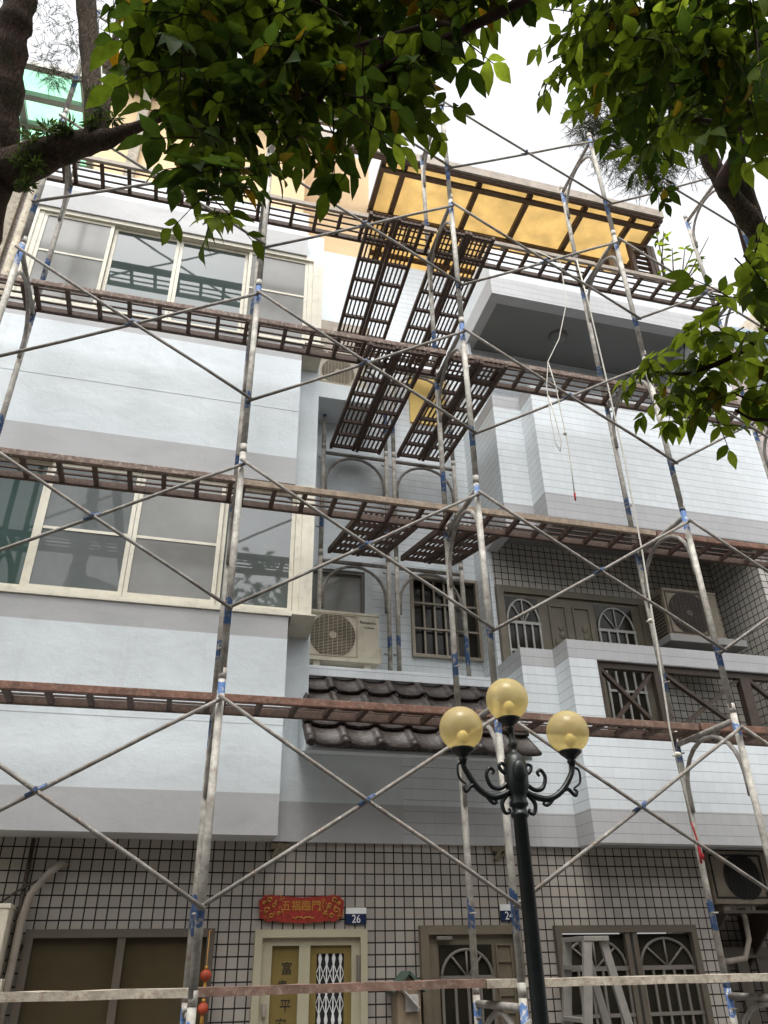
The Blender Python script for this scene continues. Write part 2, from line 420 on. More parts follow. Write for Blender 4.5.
CL_LEFT = [
  (-0.42,1.68,4.74,0.11),  (-0.35,1.73,4.62,0.11),  (-0.33,1.82,4.48,0.08),  (-0.43,1.82,4.53,0.03),  (-0.46,1.74,4.67,0.04),  (-0.25,1.57,4.25,0.11),  (-0.21,1.48,4.38,0.14),  (-0.14,1.61,4.15,0.11),  (-0.22,1.78,4.20,0.07),  (-0.09,1.61,3.82,0.06),  (-0.14,1.61,3.94,0.08),  (-0.03,1.55,4.58,0.15),  (0.04,1.55,4.16,0.11),  (-0.02,1.56,3.98,0.06),  (-0.05,1.62,3.60,0.04),  (-0.07,1.64,3.57,0.02),  (-0.00,1.58,3.64,0.04),  (-0.11,1.64,3.68,0.04),  (0.03,1.56,3.75,0.04),  (-0.07,1.59,3.75,0.05),  (0.11,1.54,3.95,0.04),  (0.12,1.38,4.20,0.13),  (0.20,1.52,4.73,0.17),  (0.22,1.51,4.14,0.10),  (0.29,1.56,4.04,0.06),  (0.21,1.61,3.98,0.03),  (0.33,1.38,3.92,0.07),  (0.37,1.41,4.24,0.11),  (0.46,1.47,4.69,0.15),  (0.57,1.34,4.46,0.11),  (0.50,1.39,4.22,0.06),  (0.45,1.50,4.07,0.05),  (0.67,1.17,4.30,0.07),  (0.63,1.38,4.37,0.04),  (0.63,1.26,4.37,0.07),  (0.71,1.11,4.38,0.07),  (0.56,1.44,4.11,0.02),  (-0.45,1.52,5.01,0.19),  (-0.08,1.40,4.86,0.20),  (0.28,1.35,4.97,0.21),  (0.54,1.20,4.70,0.18),  (0.13,1.76,4.75,0.20),  (-0.20,1.81,4.83,0.20),  (0.35,1.64,4.85,0.18),]
CL_RIGHT = [
  (1.11,1.24,4.57,0.09),  (1.08,1.34,4.43,0.06),  (1.20,1.29,4.46,0.12),  (1.23,1.11,4.34,0.14),  (1.23,1.16,4.07,0.13),  (1.32,1.40,4.42,0.10),  (1.24,0.97,3.97,0.14),  (1.24,1.00,3.73,0.11),  (1.27,0.87,3.74,0.12),  (1.36,0.84,3.94,0.11),  (1.37,1.31,4.14,0.08),  (1.47,1.49,4.20,0.06),  (1.44,1.25,4.02,0.09),  (1.31,1.05,3.62,0.06),  (1.39,1.05,3.60,0.05),  (1.50,1.52,4.14,0.03),  (1.19,1.08,4.60,0.16),  (1.30,0.89,4.29,0.16),  (1.42,0.97,3.71,0.07),  (1.60,1.34,4.59,0.21),  (1.82,1.27,4.61,0.18),  (1.41,1.41,4.77,0.14),  (1.71,1.44,4.57,0.10),  (1.51,1.21,3.47,0.04),  (1.50,1.27,3.38,0.05),  (1.55,1.30,3.30,0.06),  (1.50,1.39,3.38,0.07),  (1.44,1.47,3.27,0.07),  (1.57,1.43,3.28,0.08),  (1.35,1.54,3.20,0.04),  (1.50,1.52,3.16,0.06),  (1.59,1.52,3.12,0.06),  (1.29,1.55,3.21,0.03),  (1.27,1.57,3.19,0.02),  (1.34,1.58,3.14,0.03),  (1.38,1.60,3.10,0.02),  (1.44,1.54,3.26,0.05),  (1.53,1.59,3.04,0.02),  (1.52,1.63,3.17,0.05),  (1.71,1.49,3.31,0.08),]
BR_L1 = [ (0.941,0.865,4.285,0.0209), (0.825,1.056,4.222,0.0172), (0.640,1.229,4.218,0.0163), (0.450,1.393,4.233,0.0152), (0.279,1.479,4.169,0.0135), (0.155,1.560,4.191,0.0121), (0.002,1.617,4.264,0.0140), (-0.144,1.648,4.377,0.0107), (-0.260,1.673,4.486,0.0073) ]
BR_L2 = [ (0.234,1.512,4.175,0.0102), (0.166,1.589,4.041,0.0101), (0.074,1.645,3.893,0.0083), (0.008,1.662,3.796,0.0049) ]
BR_L3 = [ (0.640,1.229,4.218,0.0098), (0.549,1.300,4.339,0.0101), (0.275,1.475,4.374,0.0088), (0.140,1.548,4.510,0.0073) ]
BR_L4 = [ (0.459,1.389,4.236,0.0101), (0.436,1.482,4.094,0.0085), (0.366,1.554,4.008,0.0051) ]
BR_R1 = [ (1.489,1.004,3.814,0.0120), (1.480,1.113,3.836,0.0109), (1.413,1.180,3.954,0.0081), (1.343,1.278,4.021,0.0068) ]
BR_R2 = [ (1.652,1.276,3.298,0.0120), (1.638,1.404,3.293,0.0109), (1.548,1.469,3.227,0.0094), (1.418,1.532,3.181,0.0062), (1.312,1.559,3.186,0.0031) ]
BR_R3 = [ (1.730,1.495,3.104,0.0094), (1.647,1.549,3.051,0.0062), (1.568,1.554,3.080,0.0047) ]
BR_R4 = [ (1.465,0.980,3.668,0.0114), (1.334,1.040,4.021,0.0109), (1.242,1.144,4.284,0.0085), (1.157,1.261,4.525,0.0055) ]
TR_R1 = [ (2.586,1.998,4.258,0.0609), (2.337,1.881,4.559,0.0515), (2.169,1.819,4.734,0.0398), (2.045,1.745,4.909,0.0328), (1.814,1.551,5.133,0.0273), (1.572,1.277,5.490,0.0199) ]
TR_R2 = [ (2.586,1.998,4.258,0.0515), (2.397,1.912,4.482,0.0398), (2.281,1.806,4.705,0.0351), (2.217,1.700,4.906,0.0281), (2.166,1.458,5.127,0.0228), (2.143,1.196,5.367,0.0177) ]
TR_L = [ (-1.746,4.152,3.468,0.1144), (-1.469,3.525,4.562,0.0960), (-1.356,3.341,5.007,0.0901), (-1.327,3.136,5.426,0.0912), (-1.340,2.966,5.807,0.0895), (-1.362,2.823,6.147,0.0877), (-1.355,2.729,6.396,0.0858), (-1.415,2.600,7.024,0.0658) ]
TR_LB = [ (-1.262,3.124,5.415,0.1161), (-1.062,2.990,5.447,0.0928), (-0.874,2.877,5.450,0.0702), (-0.713,2.785,5.428,0.0480), (-0.566,2.713,5.481,0.0293), (-0.408,2.637,5.533,0.0160) ]
TR_LS = [ (-0.808,2.829,5.439,0.0455), (-0.841,2.787,5.678,0.0464), (-0.928,2.797,6.094,0.0515), (-1.035,2.752,6.607,0.0568), (-1.148,2.692,7.148,0.0499) ]
TR_LT = [ (-0.744,2.798,5.461,0.0214), (-0.770,2.754,5.700,0.0218), (-0.802,2.733,6.141,0.0200), (-0.827,2.697,6.604,0.0150) ]
NEEDLE_L = [
  (-1.20,2.80,6.40,0.12),  (-1.07,2.85,6.27,0.09),  (-1.18,2.86,6.10,0.07),  (-1.11,2.90,6.00,0.05),  (-1.08,2.86,6.45,0.10),  (-0.89,2.75,6.55,0.08),  (-1.27,2.76,6.50,0.14),  (-1.44,2.83,6.46,0.12),  (-1.10,2.95,6.12,0.06),  (-0.85,2.64,6.71,0.18),  (-1.21,2.70,6.76,0.18),]
NEEDLE_R = [
  (6.74,8.21,16.61,0.29),  (7.18,8.26,16.34,0.42),  (7.52,8.34,16.07,0.42),  (7.96,8.41,15.76,0.37),  (7.02,8.03,16.79,0.42),  (8.37,8.33,15.70,0.29),  (8.09,8.02,16.32,0.62),  (8.91,7.91,16.13,0.54),  (7.49,7.74,17.05,0.73),  (8.57,7.35,17.21,0.83),]
FERN = [
  (-1.12,2.90,5.43,0.07),  (-1.08,2.96,5.31,0.06),  (-1.04,2.85,5.47,0.05),  (-1.12,3.02,5.22,0.05),  (-0.93,2.81,5.48,0.04),  (-0.82,2.77,5.49,0.04),  (-0.78,2.76,5.60,0.06),  (-0.84,2.76,5.72,0.04),  (-0.71,2.73,5.52,0.04),  (-0.97,2.83,5.47,0.04),  (-1.16,2.97,5.33,0.05),]
EXPO = 1.43

# ================================================================== setting
g = G(); g.box(-150, 150, -150, 150, -.5, -.30); solo('ground', g, 'asphalt', None, None, kind='structure')
g = G(); g.box(-60, 60, -6.5, 4.2, -.30, -.296+.004); solo('road', g, 'asphalt', None, None, kind='structure')
g = G(); g.box(-60, 60, 4.2, 7.6, -.30, -.22); g.box(-60, 60, 4.05, 4.2, -.30, -.20); solo('pavement', g, 'paver', None, None, kind='structure')

# ================================================================== townhouse number 26
H26 = thing('townhouse', (-.15, 6.4, -.22), 'white plastered townhouse on the left with stacked cream framed bay windows and door 26', 'townhouse', 'row of townhouses under renovation')
g = G()   # slots: 0 white, 1 grey, 2 dark tile, 3 peach
XL, XB = -2.02, .77
def band(z0, z1, m, y0=5.8, x0=XL, x1=XB, y1=6.6): g.box(x0, x1, y0, y1, z0, z1, mi=m)
band(2.41, 2.69, 1); band(2.69, 3.87, 0); band(3.87, 4.08, 1)
band(4.08, 5.34, 0, 5.97); band(5.34, 5.62, 1); band(5.62, 6.80, 0); band(6.80, 7.01, 1)
band(7.01, 8.30, 0, 5.97); band(8.30, 8.60, 1, 5.79); band(8.60, 8.98, 0, 5.79)
band(2.41, 2.69, 1, 6.08, XB, 1.0, 7.0); band(2.69, 8.98, 0, 6.08, XB, 1.0, 7.0)
band(2.41, 2.69, 1, 6.083, 1.0, 1.78, 6.6); band(2.69, 3.40, 0, 6.083, 1.0, 1.78, 6.6)
# fine lip lines on the plaster
g.box(XL, XB, 5.7975, 5.8, 6.158, 6.165, mi=0)
part('wall', g, ['white', 'grey'], H26)
g = G(); g.box(XL, XB, 5.7985, 5.80, 3.18, 3.184); part('plaster_joint', g, 'grey', H26)
g = G()
g.box(1.0, 1.78, 7.0, 7.3, 3.76, 4.25); g.box(1.0, 1.05, 7.0, 7.3, 4.25, 5.14); g.box(1.70, 1.78, 7.0, 7.3, 4.25, 5.14); g.box(1.0, 1.78, 7.0, 7.3, 5.14, 9.85)
part('recess_wall', g, 'white', H26)
# ground floor wall with openings
g = G()
for a in ((-2.02, -.79, -.22, 2.41), (-.79, .415, -.22, .62), (-.79, .415, 1.85, 2.41), (.415, .69, -.22, 2.41), (.69, 1.485, 1.84, 2.41), (1.485, 1.78, -.22, 2.41)):
    g.box(a[0], a[1], 6.12, 6.5, a[2], a[3])
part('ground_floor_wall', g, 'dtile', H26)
g = G()
g.box(-1.95, .8, 6.6, 6.85, 8.98, 12.0); g.box(.8, 1.78, 7.0, 7.25, 9.85, 12.0)
part('rooftop_wall', g, 'peach', H26)
g = G(); g.box(-1.42, -1.30, 6.50, 6.60, 8.98, 12.0); g.box(-.2, -.1, 6.53, 6.60, 8.98, 12.0); part('rooftop_column', g, 'plank', H26)
g = G(); g.box(-2.0, 1.85, 6.30, 6.62, 12.0, 12.12, mi=0); g.box(-2.0, 1.85, 6.26, 6.30, 11.93, 12.14, mi=0); g.box(-1.95, 1.78, 6.36, 6.42, 11.80, 11.88, mi=1); g.box(-1.95, 1.78, 6.52, 6.58, 11.68, 11.76, mi=1)
part('roof_gutter', g, ['gutter', 'brownwood'], H26)

def big_window(z0, z1, splits, kinds, rails, pane_mats, fix):
    """wide sliding window: outer frame, four sashes with their panes"""
    g = G(); y0, y1 = 5.83, 5.93
    x0, x1 = splits[0]-.05, splits[-1]+.05
    g.box(x0, x1, y0-.02, y1+.03, z0, z0+.045); g.box(x0, x1, y0-.02, y1+.03, z1-.05, z1)
    g.box(x0, x0+.05, y0, y1, z0+.045, z1-.05); g.box(x1-.05, x1, y0, y1, z0+.045, z1-.05)
    g.box(x1, .955, 5.80, 6.075, z0, z1); g.box(x1+.06, x1+.066, 5.797, 5.80, z0, z1)      # corner post and side return
    g.box(XL, x0, 5.815, y1, z0, z1)
    w = part('window', g, 'cream', H26)
    for i, (a, b) in enumerate(zip(splits, splits[1:])):
        dy = .0 if kinds[i] else .032
        g = G(); s = .034
        zb, zt = z0+.046, z1-.051
        a2, b2 = a+.002, b-.002
        g.frame(a2, b2, y0+.006+dy, y0+.032+dy, zb, zt, s, .04)
        if kinds[i]: g.box(a2+s, b2-s, y0+.010+dy, y0+.028+dy, rails-.012, rails+.012)
        sash = part('sash', g, 'cream', w)
        g = G(); g.box(a2+s, b2-s, y0+.016+dy, y0+.022+dy, zb+.04, (rails-.012) if kinds[i] else zt-s)
        if kinds[i]: g.box(a2+s, b2-s, y0+.016+dy, y0+.022+dy, rails+.012, zt-s)
        part('pane', g, pane_mats[i], sash)
    return w
w2 = big_window(4.08, 5.34, (-1.96, -1.26, -.54, .175, .80), (0, 1, 1, 0), 4.67, ('glassdeep', 'glassgrey', 'screen', 'glasssky'), 0)
w3 = big_window(7.01, 8.30, (-1.90, -1.22, -.56, .155, .80), (1, 0, 0, 1), 7.72, ('screen', 'glassteal', 'glassteal', 'screen'), 0)
for z in (4.08, 7.01):
    g = G(); g.box(XL, .79, 5.785, 5.80, z-.014, z+.004); g.box(.79, .985, 5.745, 6.078, z-.014, z-.002)
    g.prism_x([(5.75, z-.014), (6.075, z-.014), (6.075, z-.09)], .793, .983)
    part('window_sill', g, 'cream', H26)
# recess window
g = G(); g.frame(1.05, 1.70, 7.01, 7.06, 4.25, 5.14, .035); w = part('window', g, 'greybar', H26)
g = G(); g.box(1.085, 1.665, 7.03, 7.04, 4.285, 5.105); part('pane', g, 'screen', w)
# left ground floor window
g = G(); g.frame(-.79, .415, 6.075, 6.17, .62, 1.85, .05); g.box(-.215, -.165, 6.08, 6.16, .67, 1.80); w = part('window', g, 'winframe', H26)
g = G(); g.box(-.74, -.215, 6.12, 6.13, .67, 1.80); g.box(-.165, .365, 6.12, 6.13, .67, 1.80); part('pane', g, 'glassbrown', w)
# door 26
g = G(); g.frame(.69, 1.485, 6.07, 6.16, -.22, 1.84, .05, 0); d = part('door_frame', g, 'dcream', H26)
g = G()
for a in ((.74, .814, -.2, 1.79), (1.003, 1.081, -.2, 1.79), (1.376, 1.435, -.2, 1.79), (.814, 1.003, 1.741, 1.79), (1.081, 1.376, 1.741, 1.79), (.814, 1.003, -.2, .05), (1.081, 1.376, -.2, .05)):
    g.box(a[0], a[1], 6.10, 6.15, a[2], a[3])
d = part('door', g, 'dcream', H26)
g = G(); g.box(.814, 1.003, 6.125, 6.14, .05, 1.741, mi=0)
g.mi = 1
for k, ch in enumerate('富貴平安'): g.text(ch, .082, .912+(-.014 if k % 2 else .012), 6.124, 1.60-k*.108, .003)
part('couplet_panel', g, ['gold', 'ink'], d)
g = G(); g.frame(1.081, 1.376, 6.118, 6.14, .05, 1.741, .05); gp = part('grille_panel', g, 'gold', d)
g = G(); g.box(1.131, 1.326, 6.135, 6.145, .10, 1.691); part('backing', g, 'dark', gp)
g = G()
nx = 4; dx = .195/nx
for i in range(nx):
    xc = 1.131+dx*(i+.5)
    g.box(xc-.004, xc+.004, 6.126, 6.131, .10, 1.691)
    z = 1.66
    while z > .15:
        g.prism_y([(xc-.013, z), (xc-.006, z+.035), (xc+.006, z+.035), (xc+.013, z), (xc+.006, z-.035), (xc-.006, z-.035)], 6.1245, 6.1255)
        for sx in (-1, 1):
            g.bar((xc, 6.129, z-.03), (xc+sx*dx/2, 6.129, z-.09), .005, .004, (0, 1, 0)); g.bar((xc+sx*dx/2, 6.129, z-.09), (xc, 6.129, z-.15), .005, .004, (0, 1, 0))
        z -= .18
part('lattice', g, 'lattice', gp)
g = G(); g.box(1.41, 1.425, 6.06, 6.10, 1.52, 1.68, bev=.004); part('hinge', g, 'greybar', d)
g = G(); g.box(.765, .79, 6.075, 6.10, 1.33, 1.41, bev=.004); part('door_bell', g, 'pvc', d)

# ================================================================== townhouse number 24
H24 = thing('townhouse', (4.0, 6.4, -.22), 'white tiled townhouse on the right with stepped balconies, yellow roof canopy and brown tiled eave', 'townhouse', 'row of townhouses under renovation')
g = G()   # 0 white tile 1 grey tile
def blk(x0, x1, y0, y1, z0, z1, zs=()):
    cuts = [z0] + [c for c, m in zs][1:] + [z1]
    for (c0, m), c1 in zip(zs, cuts[1:]): g.box(x0, x1, y0, y1, c0, c1, mi=m)
B2 = ((2.41, 1), (2.66, 0), (3.91, 1)); B3 = ((5.34, 1), (5.62, 0), (6.84, 1))
for zs, z0, z1 in ((B2, 2.41, 4.08), (B3, 5.34, 7.01)):
    blk(2.92, 3.04, 6.08, 6.62, z0, z1, zs)
    blk(3.04, 3.24, 6.08, 6.20, z0, z1, zs)
    blk(3.24, 3.36, 5.80, 6.20, z0, z1, zs)
    if zs is B3: blk(3.36, 6.03, 5.80, 5.92, z0, z1, zs)
# second floor parapet with the railing opening
blk(3.36, 6.03, 5.80, 5.92, 2.41, 3.25, ((2.41, 1), (2.66, 0)))
g.box(3.36, 3.51, 5.80, 5.92, 3.25, 3.91, mi=0); g.box(5.80, 6.03, 5.80, 5.92, 3.25, 3.91, mi=0)
g.box(3.36, 6.03, 5.80, 5.92, 3.91, 4.08, mi=1)
part('balcony_parapet', g, ['wtile', 'gtile'], H24)
g = G()
g.box(2.92, 6.03, 5.78, 5.92, 8.27, 8.55, mi=1); g.box(2.92, 6.03, 5.78, 5.92, 8.55, 9.02, mi=0)
g.box(2.92, 3.04, 5.92, 7.0, 8.27, 8.55, mi=1); g.box(2.92, 3.04, 5.92, 7.0, 8.55, 9.02, mi=0)
part('roof_parapet', g, ['wtile', 'gtile'], H24)
g = G()
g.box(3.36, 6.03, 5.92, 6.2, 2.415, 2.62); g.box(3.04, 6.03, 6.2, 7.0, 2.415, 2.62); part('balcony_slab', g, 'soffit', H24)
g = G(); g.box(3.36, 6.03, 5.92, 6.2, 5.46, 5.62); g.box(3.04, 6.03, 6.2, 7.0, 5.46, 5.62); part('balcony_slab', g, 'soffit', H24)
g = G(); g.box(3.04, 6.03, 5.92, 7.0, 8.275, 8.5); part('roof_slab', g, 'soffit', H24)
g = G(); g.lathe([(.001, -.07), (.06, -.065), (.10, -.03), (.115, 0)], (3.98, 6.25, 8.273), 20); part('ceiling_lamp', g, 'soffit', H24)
g = G()
g.box(1.78, 2.95, 6.083, 6.6, 2.69, 3.40, mi=0); g.box(1.78, 2.95, 6.083, 6.6, 2.41, 2.69, mi=1)
g.box(1.78, 2.18, 7.0, 7.3, 3.76, 9.85, mi=0); g.box(2.18, 2.93, 7.0, 7.3, 3.76, 4.255, mi=0); g.box(2.18, 2.93, 7.0, 7.3, 5.15, 9.85, mi=0)
g.box(2.93, 2.97, 6.62, 7.3, 3.76, 8.27, mi=0); g.box(2.93, 3.3, 7.0, 7.3, 8.27, 9.85, mi=0)
g.box(2.97, 6.03, 6.72, 7.0, 5.62, 8.27, mi=0); g.box(5.62, 6.03, 5.92, 6.72, 5.62, 8.27, mi=0)
part('recess_wall', g, ['wtile', 'gtile'], H24)
g = G()
g.box(2.97, 4.66, 6.62, 7.0, 4.94, 5.46); g.box(4.66, 5.62, 6.62, 7.0, 2.62, 5.46); g.box(5.62, 6.03, 5.92, 7.0, 2.62, 5.46)
g.box(2.97, 4.66, 6.8, 7.0, 2.62, 4.94)
part('balcony_wall', g, 'baltile', H24)
g = G()
for a in ((1.78, 1.88, -.22, 2.41), (1.88, 2.67, 1.86, 2.41), (2.67, 2.95, -.22, 2.41), (2.95, 4.17, 1.855, 2.41), (2.95, 4.17, -.22, .35), (4.17, 4.36, -.22, 2.41)):
    g.box(a[0], a[1], 6.12, 6.5, a[2], a[3])
g.box(4.36, 6.03, 6.62, 6.8, -.22, 2.41)
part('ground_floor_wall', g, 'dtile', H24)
g = G(); g.box(1.0, 2.915, 6.32, 7.0, 3.765, 3.858, bev=.006); part('ledge', g, 'wtile', H24)
g = G(); g.box(2.26, 2.72, 6.97, 7.0, 7.18, 7.92, mi=0); g.frame(2.24, 2.74, 6.96, 6.998, 7.92, 8.02, .02); part('yellow_panel', g, ['yellowwall'], H24)
# grilled recess window
g = G(); g.frame(2.18, 2.93, 6.955, 7.05, 4.255, 5.15, .03); w = part('window', g, 'bronze', H24)
g = G(); g.box(2.21, 2.90, 7.03, 7.04, 4.285, 5.12); part('pane', g, 'glassdark', w)
g = G()
for k in range(1, 6): x = 2.21+.69*k/6; g.box(x-.009, x+.009, 6.985, 7.0, 4.285, 5.12)
for z in (4.56, 4.84): g.box(2.21, 2.90, 6.97, 6.985, z-.009, z+.009)
part('window_bars', g, 'bronze', w)
# tiled eave
def eave():
    x0, x1 = .918, 2.765; nx = 7; dx = (x1-x0)/nx; rows = 4
    P0 = Vector((0, 6.36, 3.765)); P1 = Vector((0, 5.60, 2.985)); S = (P1-P0)/rows
    nrm = Vector((0, -S.z, S.y)).normalized();
    if nrm.z < 0: nrm = -nrm
    g = G(); prof = []
    for r in range(rows):
        a = P0 + S*r - S*.12*(r > 0); b = P0 + S*(r+1)
        rings = []
        for e, (pt, lift) in enumerate(((a, .004), (b, .042))):
            for th in (0, -.022):
                ring = []
                for i in range(nx):
                    for k in range(18):
                        t = k/18; x = x0+dx*(i+t)
                        h = .023*math.sqrt(max(0, 1-((t-.13)/.13)**2)) if t < .26 else -.014*math.sin(math.pi*(t-.26)/.74)**.8
                        ring.append((x, pt + nrm*(h+lift+th)))
                ring.append((x1, pt + nrm*(lift+th)))
                rings.append([g.bm.verts.new((max(x, 1.004+1e-4*i2) if q.y > 6.07 else x, q.y, q.z)) for i2, (x, q) in enumerate(ring)])
        top0, bot0, top1, bot1 = rings
        for i in range(len(top0)-1):
            g._f([top0[i], top0[i+1], top1[i+1], top1[i]], True); g._f([bot0[i], bot1[i], bot1[i+1], bot0[i+1]], True)
            g._f([top1[i], top1[i+1], bot1[i+1], bot1[i]])
        for s in (0, -1): g._f([top0[s], top1[s], bot1[s], bot0[s]])
    bmesh.ops.recalc_face_normals(g.bm, faces=g.bm.faces)
    e = part('tiled_eave', g, 'rooftile', H24)
    g = G(); g.prism_x([(6.078, 3.05), (6.078, 3.38), (5.70, 3.005), (5.70, 2.985)], .93, 2.74); part('eave_board', g, 'white', e)
    for i in range(nx):
        g = G(); g.tube([(x0+dx*(i+.13), 5.585, 3.016), (x0+dx*(i+.13), 5.64, 3.069)], .032, 12); part('end_cap', g, 'rooftile', e)
eave()
# balcony railing
g = G(); X0, X1, Z0, Z1 = 3.515, 5.795, 3.255, 3.905
g.box(X0, X1, 5.83, 5.89, Z1-.055, Z1); g.box(X0, X1, 5.83, 5.89, Z0, Z0+.05)
xs = [X0, 4.08, 4.98, X1-.06]
for i, x in enumerate(xs): g.box(x, x+(.04 if i in (0, 3) else .10), 5.825, 5.885, Z0+.05, Z1-.055)
rail = part('balcony_railing', g, 'railing', H24)
for a, b in ((X0+.04, 4.08), (4.18, 4.98), (5.08, X1-.06)):
    g = G(); g.bar((a, 5.85, Z1-.06), (b, 5.85, Z0+.05), .03, .045, (0, 1, 0)); g.bar((a, 5.868, Z0+.05), (b, 5.868, Z1-.06), .03, .045, (0, 1, 0))
    part('cross_strut', g, 'railing', rail)
# balcony doors
g = G(); g.frame(2.975, 4.655, 6.57, 6.66, 2.62, 4.94, .07, 0); g.box(3.045, 4.585, 6.60, 6.64, 2.62, 4.87)
bd = part('balcony_door', g, 'baldoor', H24)
def arched_grille(parent, x0, x1, z0, zm, z1, y, fm, depth=.02, nb=4, spokes=(40, 65, 90, 115, 140)):
    """dark light with a fan over upright bars"""
    g = G(); g.box(x0, x1, y, y+.006, z0, z1); p = part('dark_glass', g, 'glassdark', parent)
    g = G(); cx = (x0+x1)/2; r = (x1-x0)/2-.012; rz = z1-zm-.03
    pts = [(cx+r*math.cos(t*math.pi/14), y-.012, zm+rz*math.sin(t*math.pi/14)) for t in range(15)]
    g.tube(pts, .011, 6)
    for a in spokes: g.tube([(cx, y-.012, zm), (cx+r*math.cos(R(a)), y-.012, zm+rz*math.sin(R(a)))], .008, 6)
    g.box(x0, x1, y-.022, y-.002, zm-.018, zm+.012)
    for k in range(nb+1):
        x = x0+.014+(x1-x0-.028)*k/nb; g.box(x-.009, x+.009, y-.02, y-.004, z0, zm-.018)
    zz = zm-.30
    while zz > z0+.1: g.box(x0, x1, y-.024, y-.0215, zz-.012, zz+.012); zz -= .34
    part('iron_grille', g, fm, p)
arched_grille(bd, 3.05, 3.42, 3.3, 4.55, 4.83, 6.595, 'balbar', spokes=(50, 90, 130))
arched_grille(bd, 4.06, 4.49, 3.3, 4.55, 4.83, 6.595, 'balbar', spokes=(50, 90, 130))
for x in (3.53, 3.80):
    g = G(); g.frame(x, x+.20, 6.585, 6.60, 3.2, 4.78, .02)
    for k in range(9): g.sphere((x+.10+.035*math.sin(k*1.9), 6.60, 3.9+k*.08), .035, (1, .4, 1.3), 10, 6)
    part('moulded_panel', g, 'baldoor', bd)
# yellow roof canopy
g = G(); Z0 = 10.95
g.box(1.80, 5.98, 6.20, 8.4, Z0+.012, Z0+.020)
can = part('roof_canopy', g, 'yellowsheet', H24)
g = G()
for x in (1.80, 2.10, 3.17, 3.93, 4.78, 5.55, 5.95): g.box(x-.035, x+.035, 6.22, 8.4, Z0-.07, Z0+.008)
part('rafter', g, 'brownwood', can)
g = G()
for y in (6.30, 7.02, 7.7): g.box(1.75, 5.98, y-.03, y+.03, Z0-.13, Z0-.073)
part('purlin', g, 'brownwood', can)
g = G(); g.box(.5, 5.97, 6.10, 6.19, Z0-.05, Z0+.10, mi=0); g.box(.5, 5.97, 6.14, 6.19, Z0-.09, Z0-.05, mi=1); part('fascia_gutter', g, ['gutter', 'brownwood'], can)
g = G(); g.box(1.78, 6.03, 8.4, 8.6, 8.6, 12.5); part('rooftop_wall', g, 'yellowwall', H24)
g = G(); g.box(5.45, 5.55, 6.75, 6.85, 9.0, Z0-.13, mi=0); part('canopy_post', g, 'gutter', can)
g = G(); g.box(5.99, 6.05, 6.55, 6.62, 9.0, Z0-.13); part('canopy_post', g, 'brownwood', can)
g = G(); g.frame(5.62, 5.98, 6.55, 6.62, 9.6, 10.82, .06)
for k in range(10): z = 9.68+k*.108; g.bar((5.68, 6.585, z), (5.92, 6.585, z), .05, .012, (0, .6, 1))
part('louvre_shutter', g, 'brownwood', H24)
g = G(); g.box(1.05, 1.75, 6.9, 6.99, 8.0, 8.5); part('vent_hood', g, 'gutter', H26)
# door 24
g = G(); g.frame(1.88, 2.67, 6.065, 6.16, -.22, 1.86, .06, 0); g.box(1.94, 2.61, 6.10, 6.14, -.2, 1.80)
d = part('door', g, 'olive', H24)
arched_grille(d, 2.02, 2.43, .3, 1.53, 1.735, 6.094, 'greybar', spokes=(52, 90, 128))
g = G(); g.frame(2.46, 2.59, 6.085, 6.10, .3, 1.74, .012)
for k in range(13): g.box(2.475, 2.575, 6.088, 6.099, .36+k*.105, .40+k*.105)
part('louvre_panel', g, 'olive', d)
g = G(); g.box(2.0, 2.12, 6.06, 6.10, 1.765, 1.79, bev=.004); part('door_closer', g, 'greybar', d)
# right ground floor window
g = G(); g.frame(2.95, 4.17, 6.07, 6.17, .35, 1.855, .05); g.box(3.535, 3.575, 6.08, 6.16, .40, 1.805); g.box(3.60, 3.64, 6.08, 6.16, .40, 1.805)
w = part('window', g, 'winframe', H24)
arched_grille(w, 3.0, 3.535, .40, 1.57, 1.795, 6.12, 'greybar', nb=5, spokes=(45, 90, 135))
arched_grille(w, 3.64, 4.12, .40, 1.57, 1.795, 6.12, 'greybar', nb=5, spokes=(45, 90, 135))
# porch gate of upright slats
g = G(); g.box(4.36, 6.03, 6.50, 6.54, 1.62, 1.70); g.box(4.36, 6.03, 6.50, 6.54, .0, .06)
for k in range(9): g.box(4.40+k*.2, 4.51+k*.2, 6.51, 6.535, .06, 1.62)
part('slatted_gate', g, 'winframe', H24)

# ================================================================== signs
g = G(); pl = []
for k in range(40):
    t = k/40*2*math.pi; c, s_ = math.cos(t), math.sin(t)
    ex = abs(c)**.35*(1 if c > 0 else -1); ez = abs(s_)**.55*(1 if s_ > 0 else -1)
    x = 1.01+.303*ex*(1+.02*math.sin(9*t)); z = 1.968+.082*ez*(1+.10*math.sin(11*t)) + (.018 if abs(ex) > .75 and s_ > 0 else 0)
    pl.append((x, z))
g.mi = 0; g.prism_y(pl, 6.095, 6.118)
g.mi = 1; g.text('五福臨門', .072, 1.005, 6.093, 1.985, .003, sx=1.0)
for sx in (-1, 1):   # scroll ornaments
    for (u, v, r) in ((.235, .055, .018), (.20, .02, .016), (.25, -.01, .020), (.215, -.045, .016), (.165, -.03, .012), (.27, .035, .011)):
        pts = [(1.01+sx*u+r*math.cos(t*.55)*(1-t*.05), 6.092, 1.97+v+r*math.sin(t*.55)*(1-t*.05)) for t in range(12)]
        g.tube(pts, .0042, 5)
rg = random.Random(5)
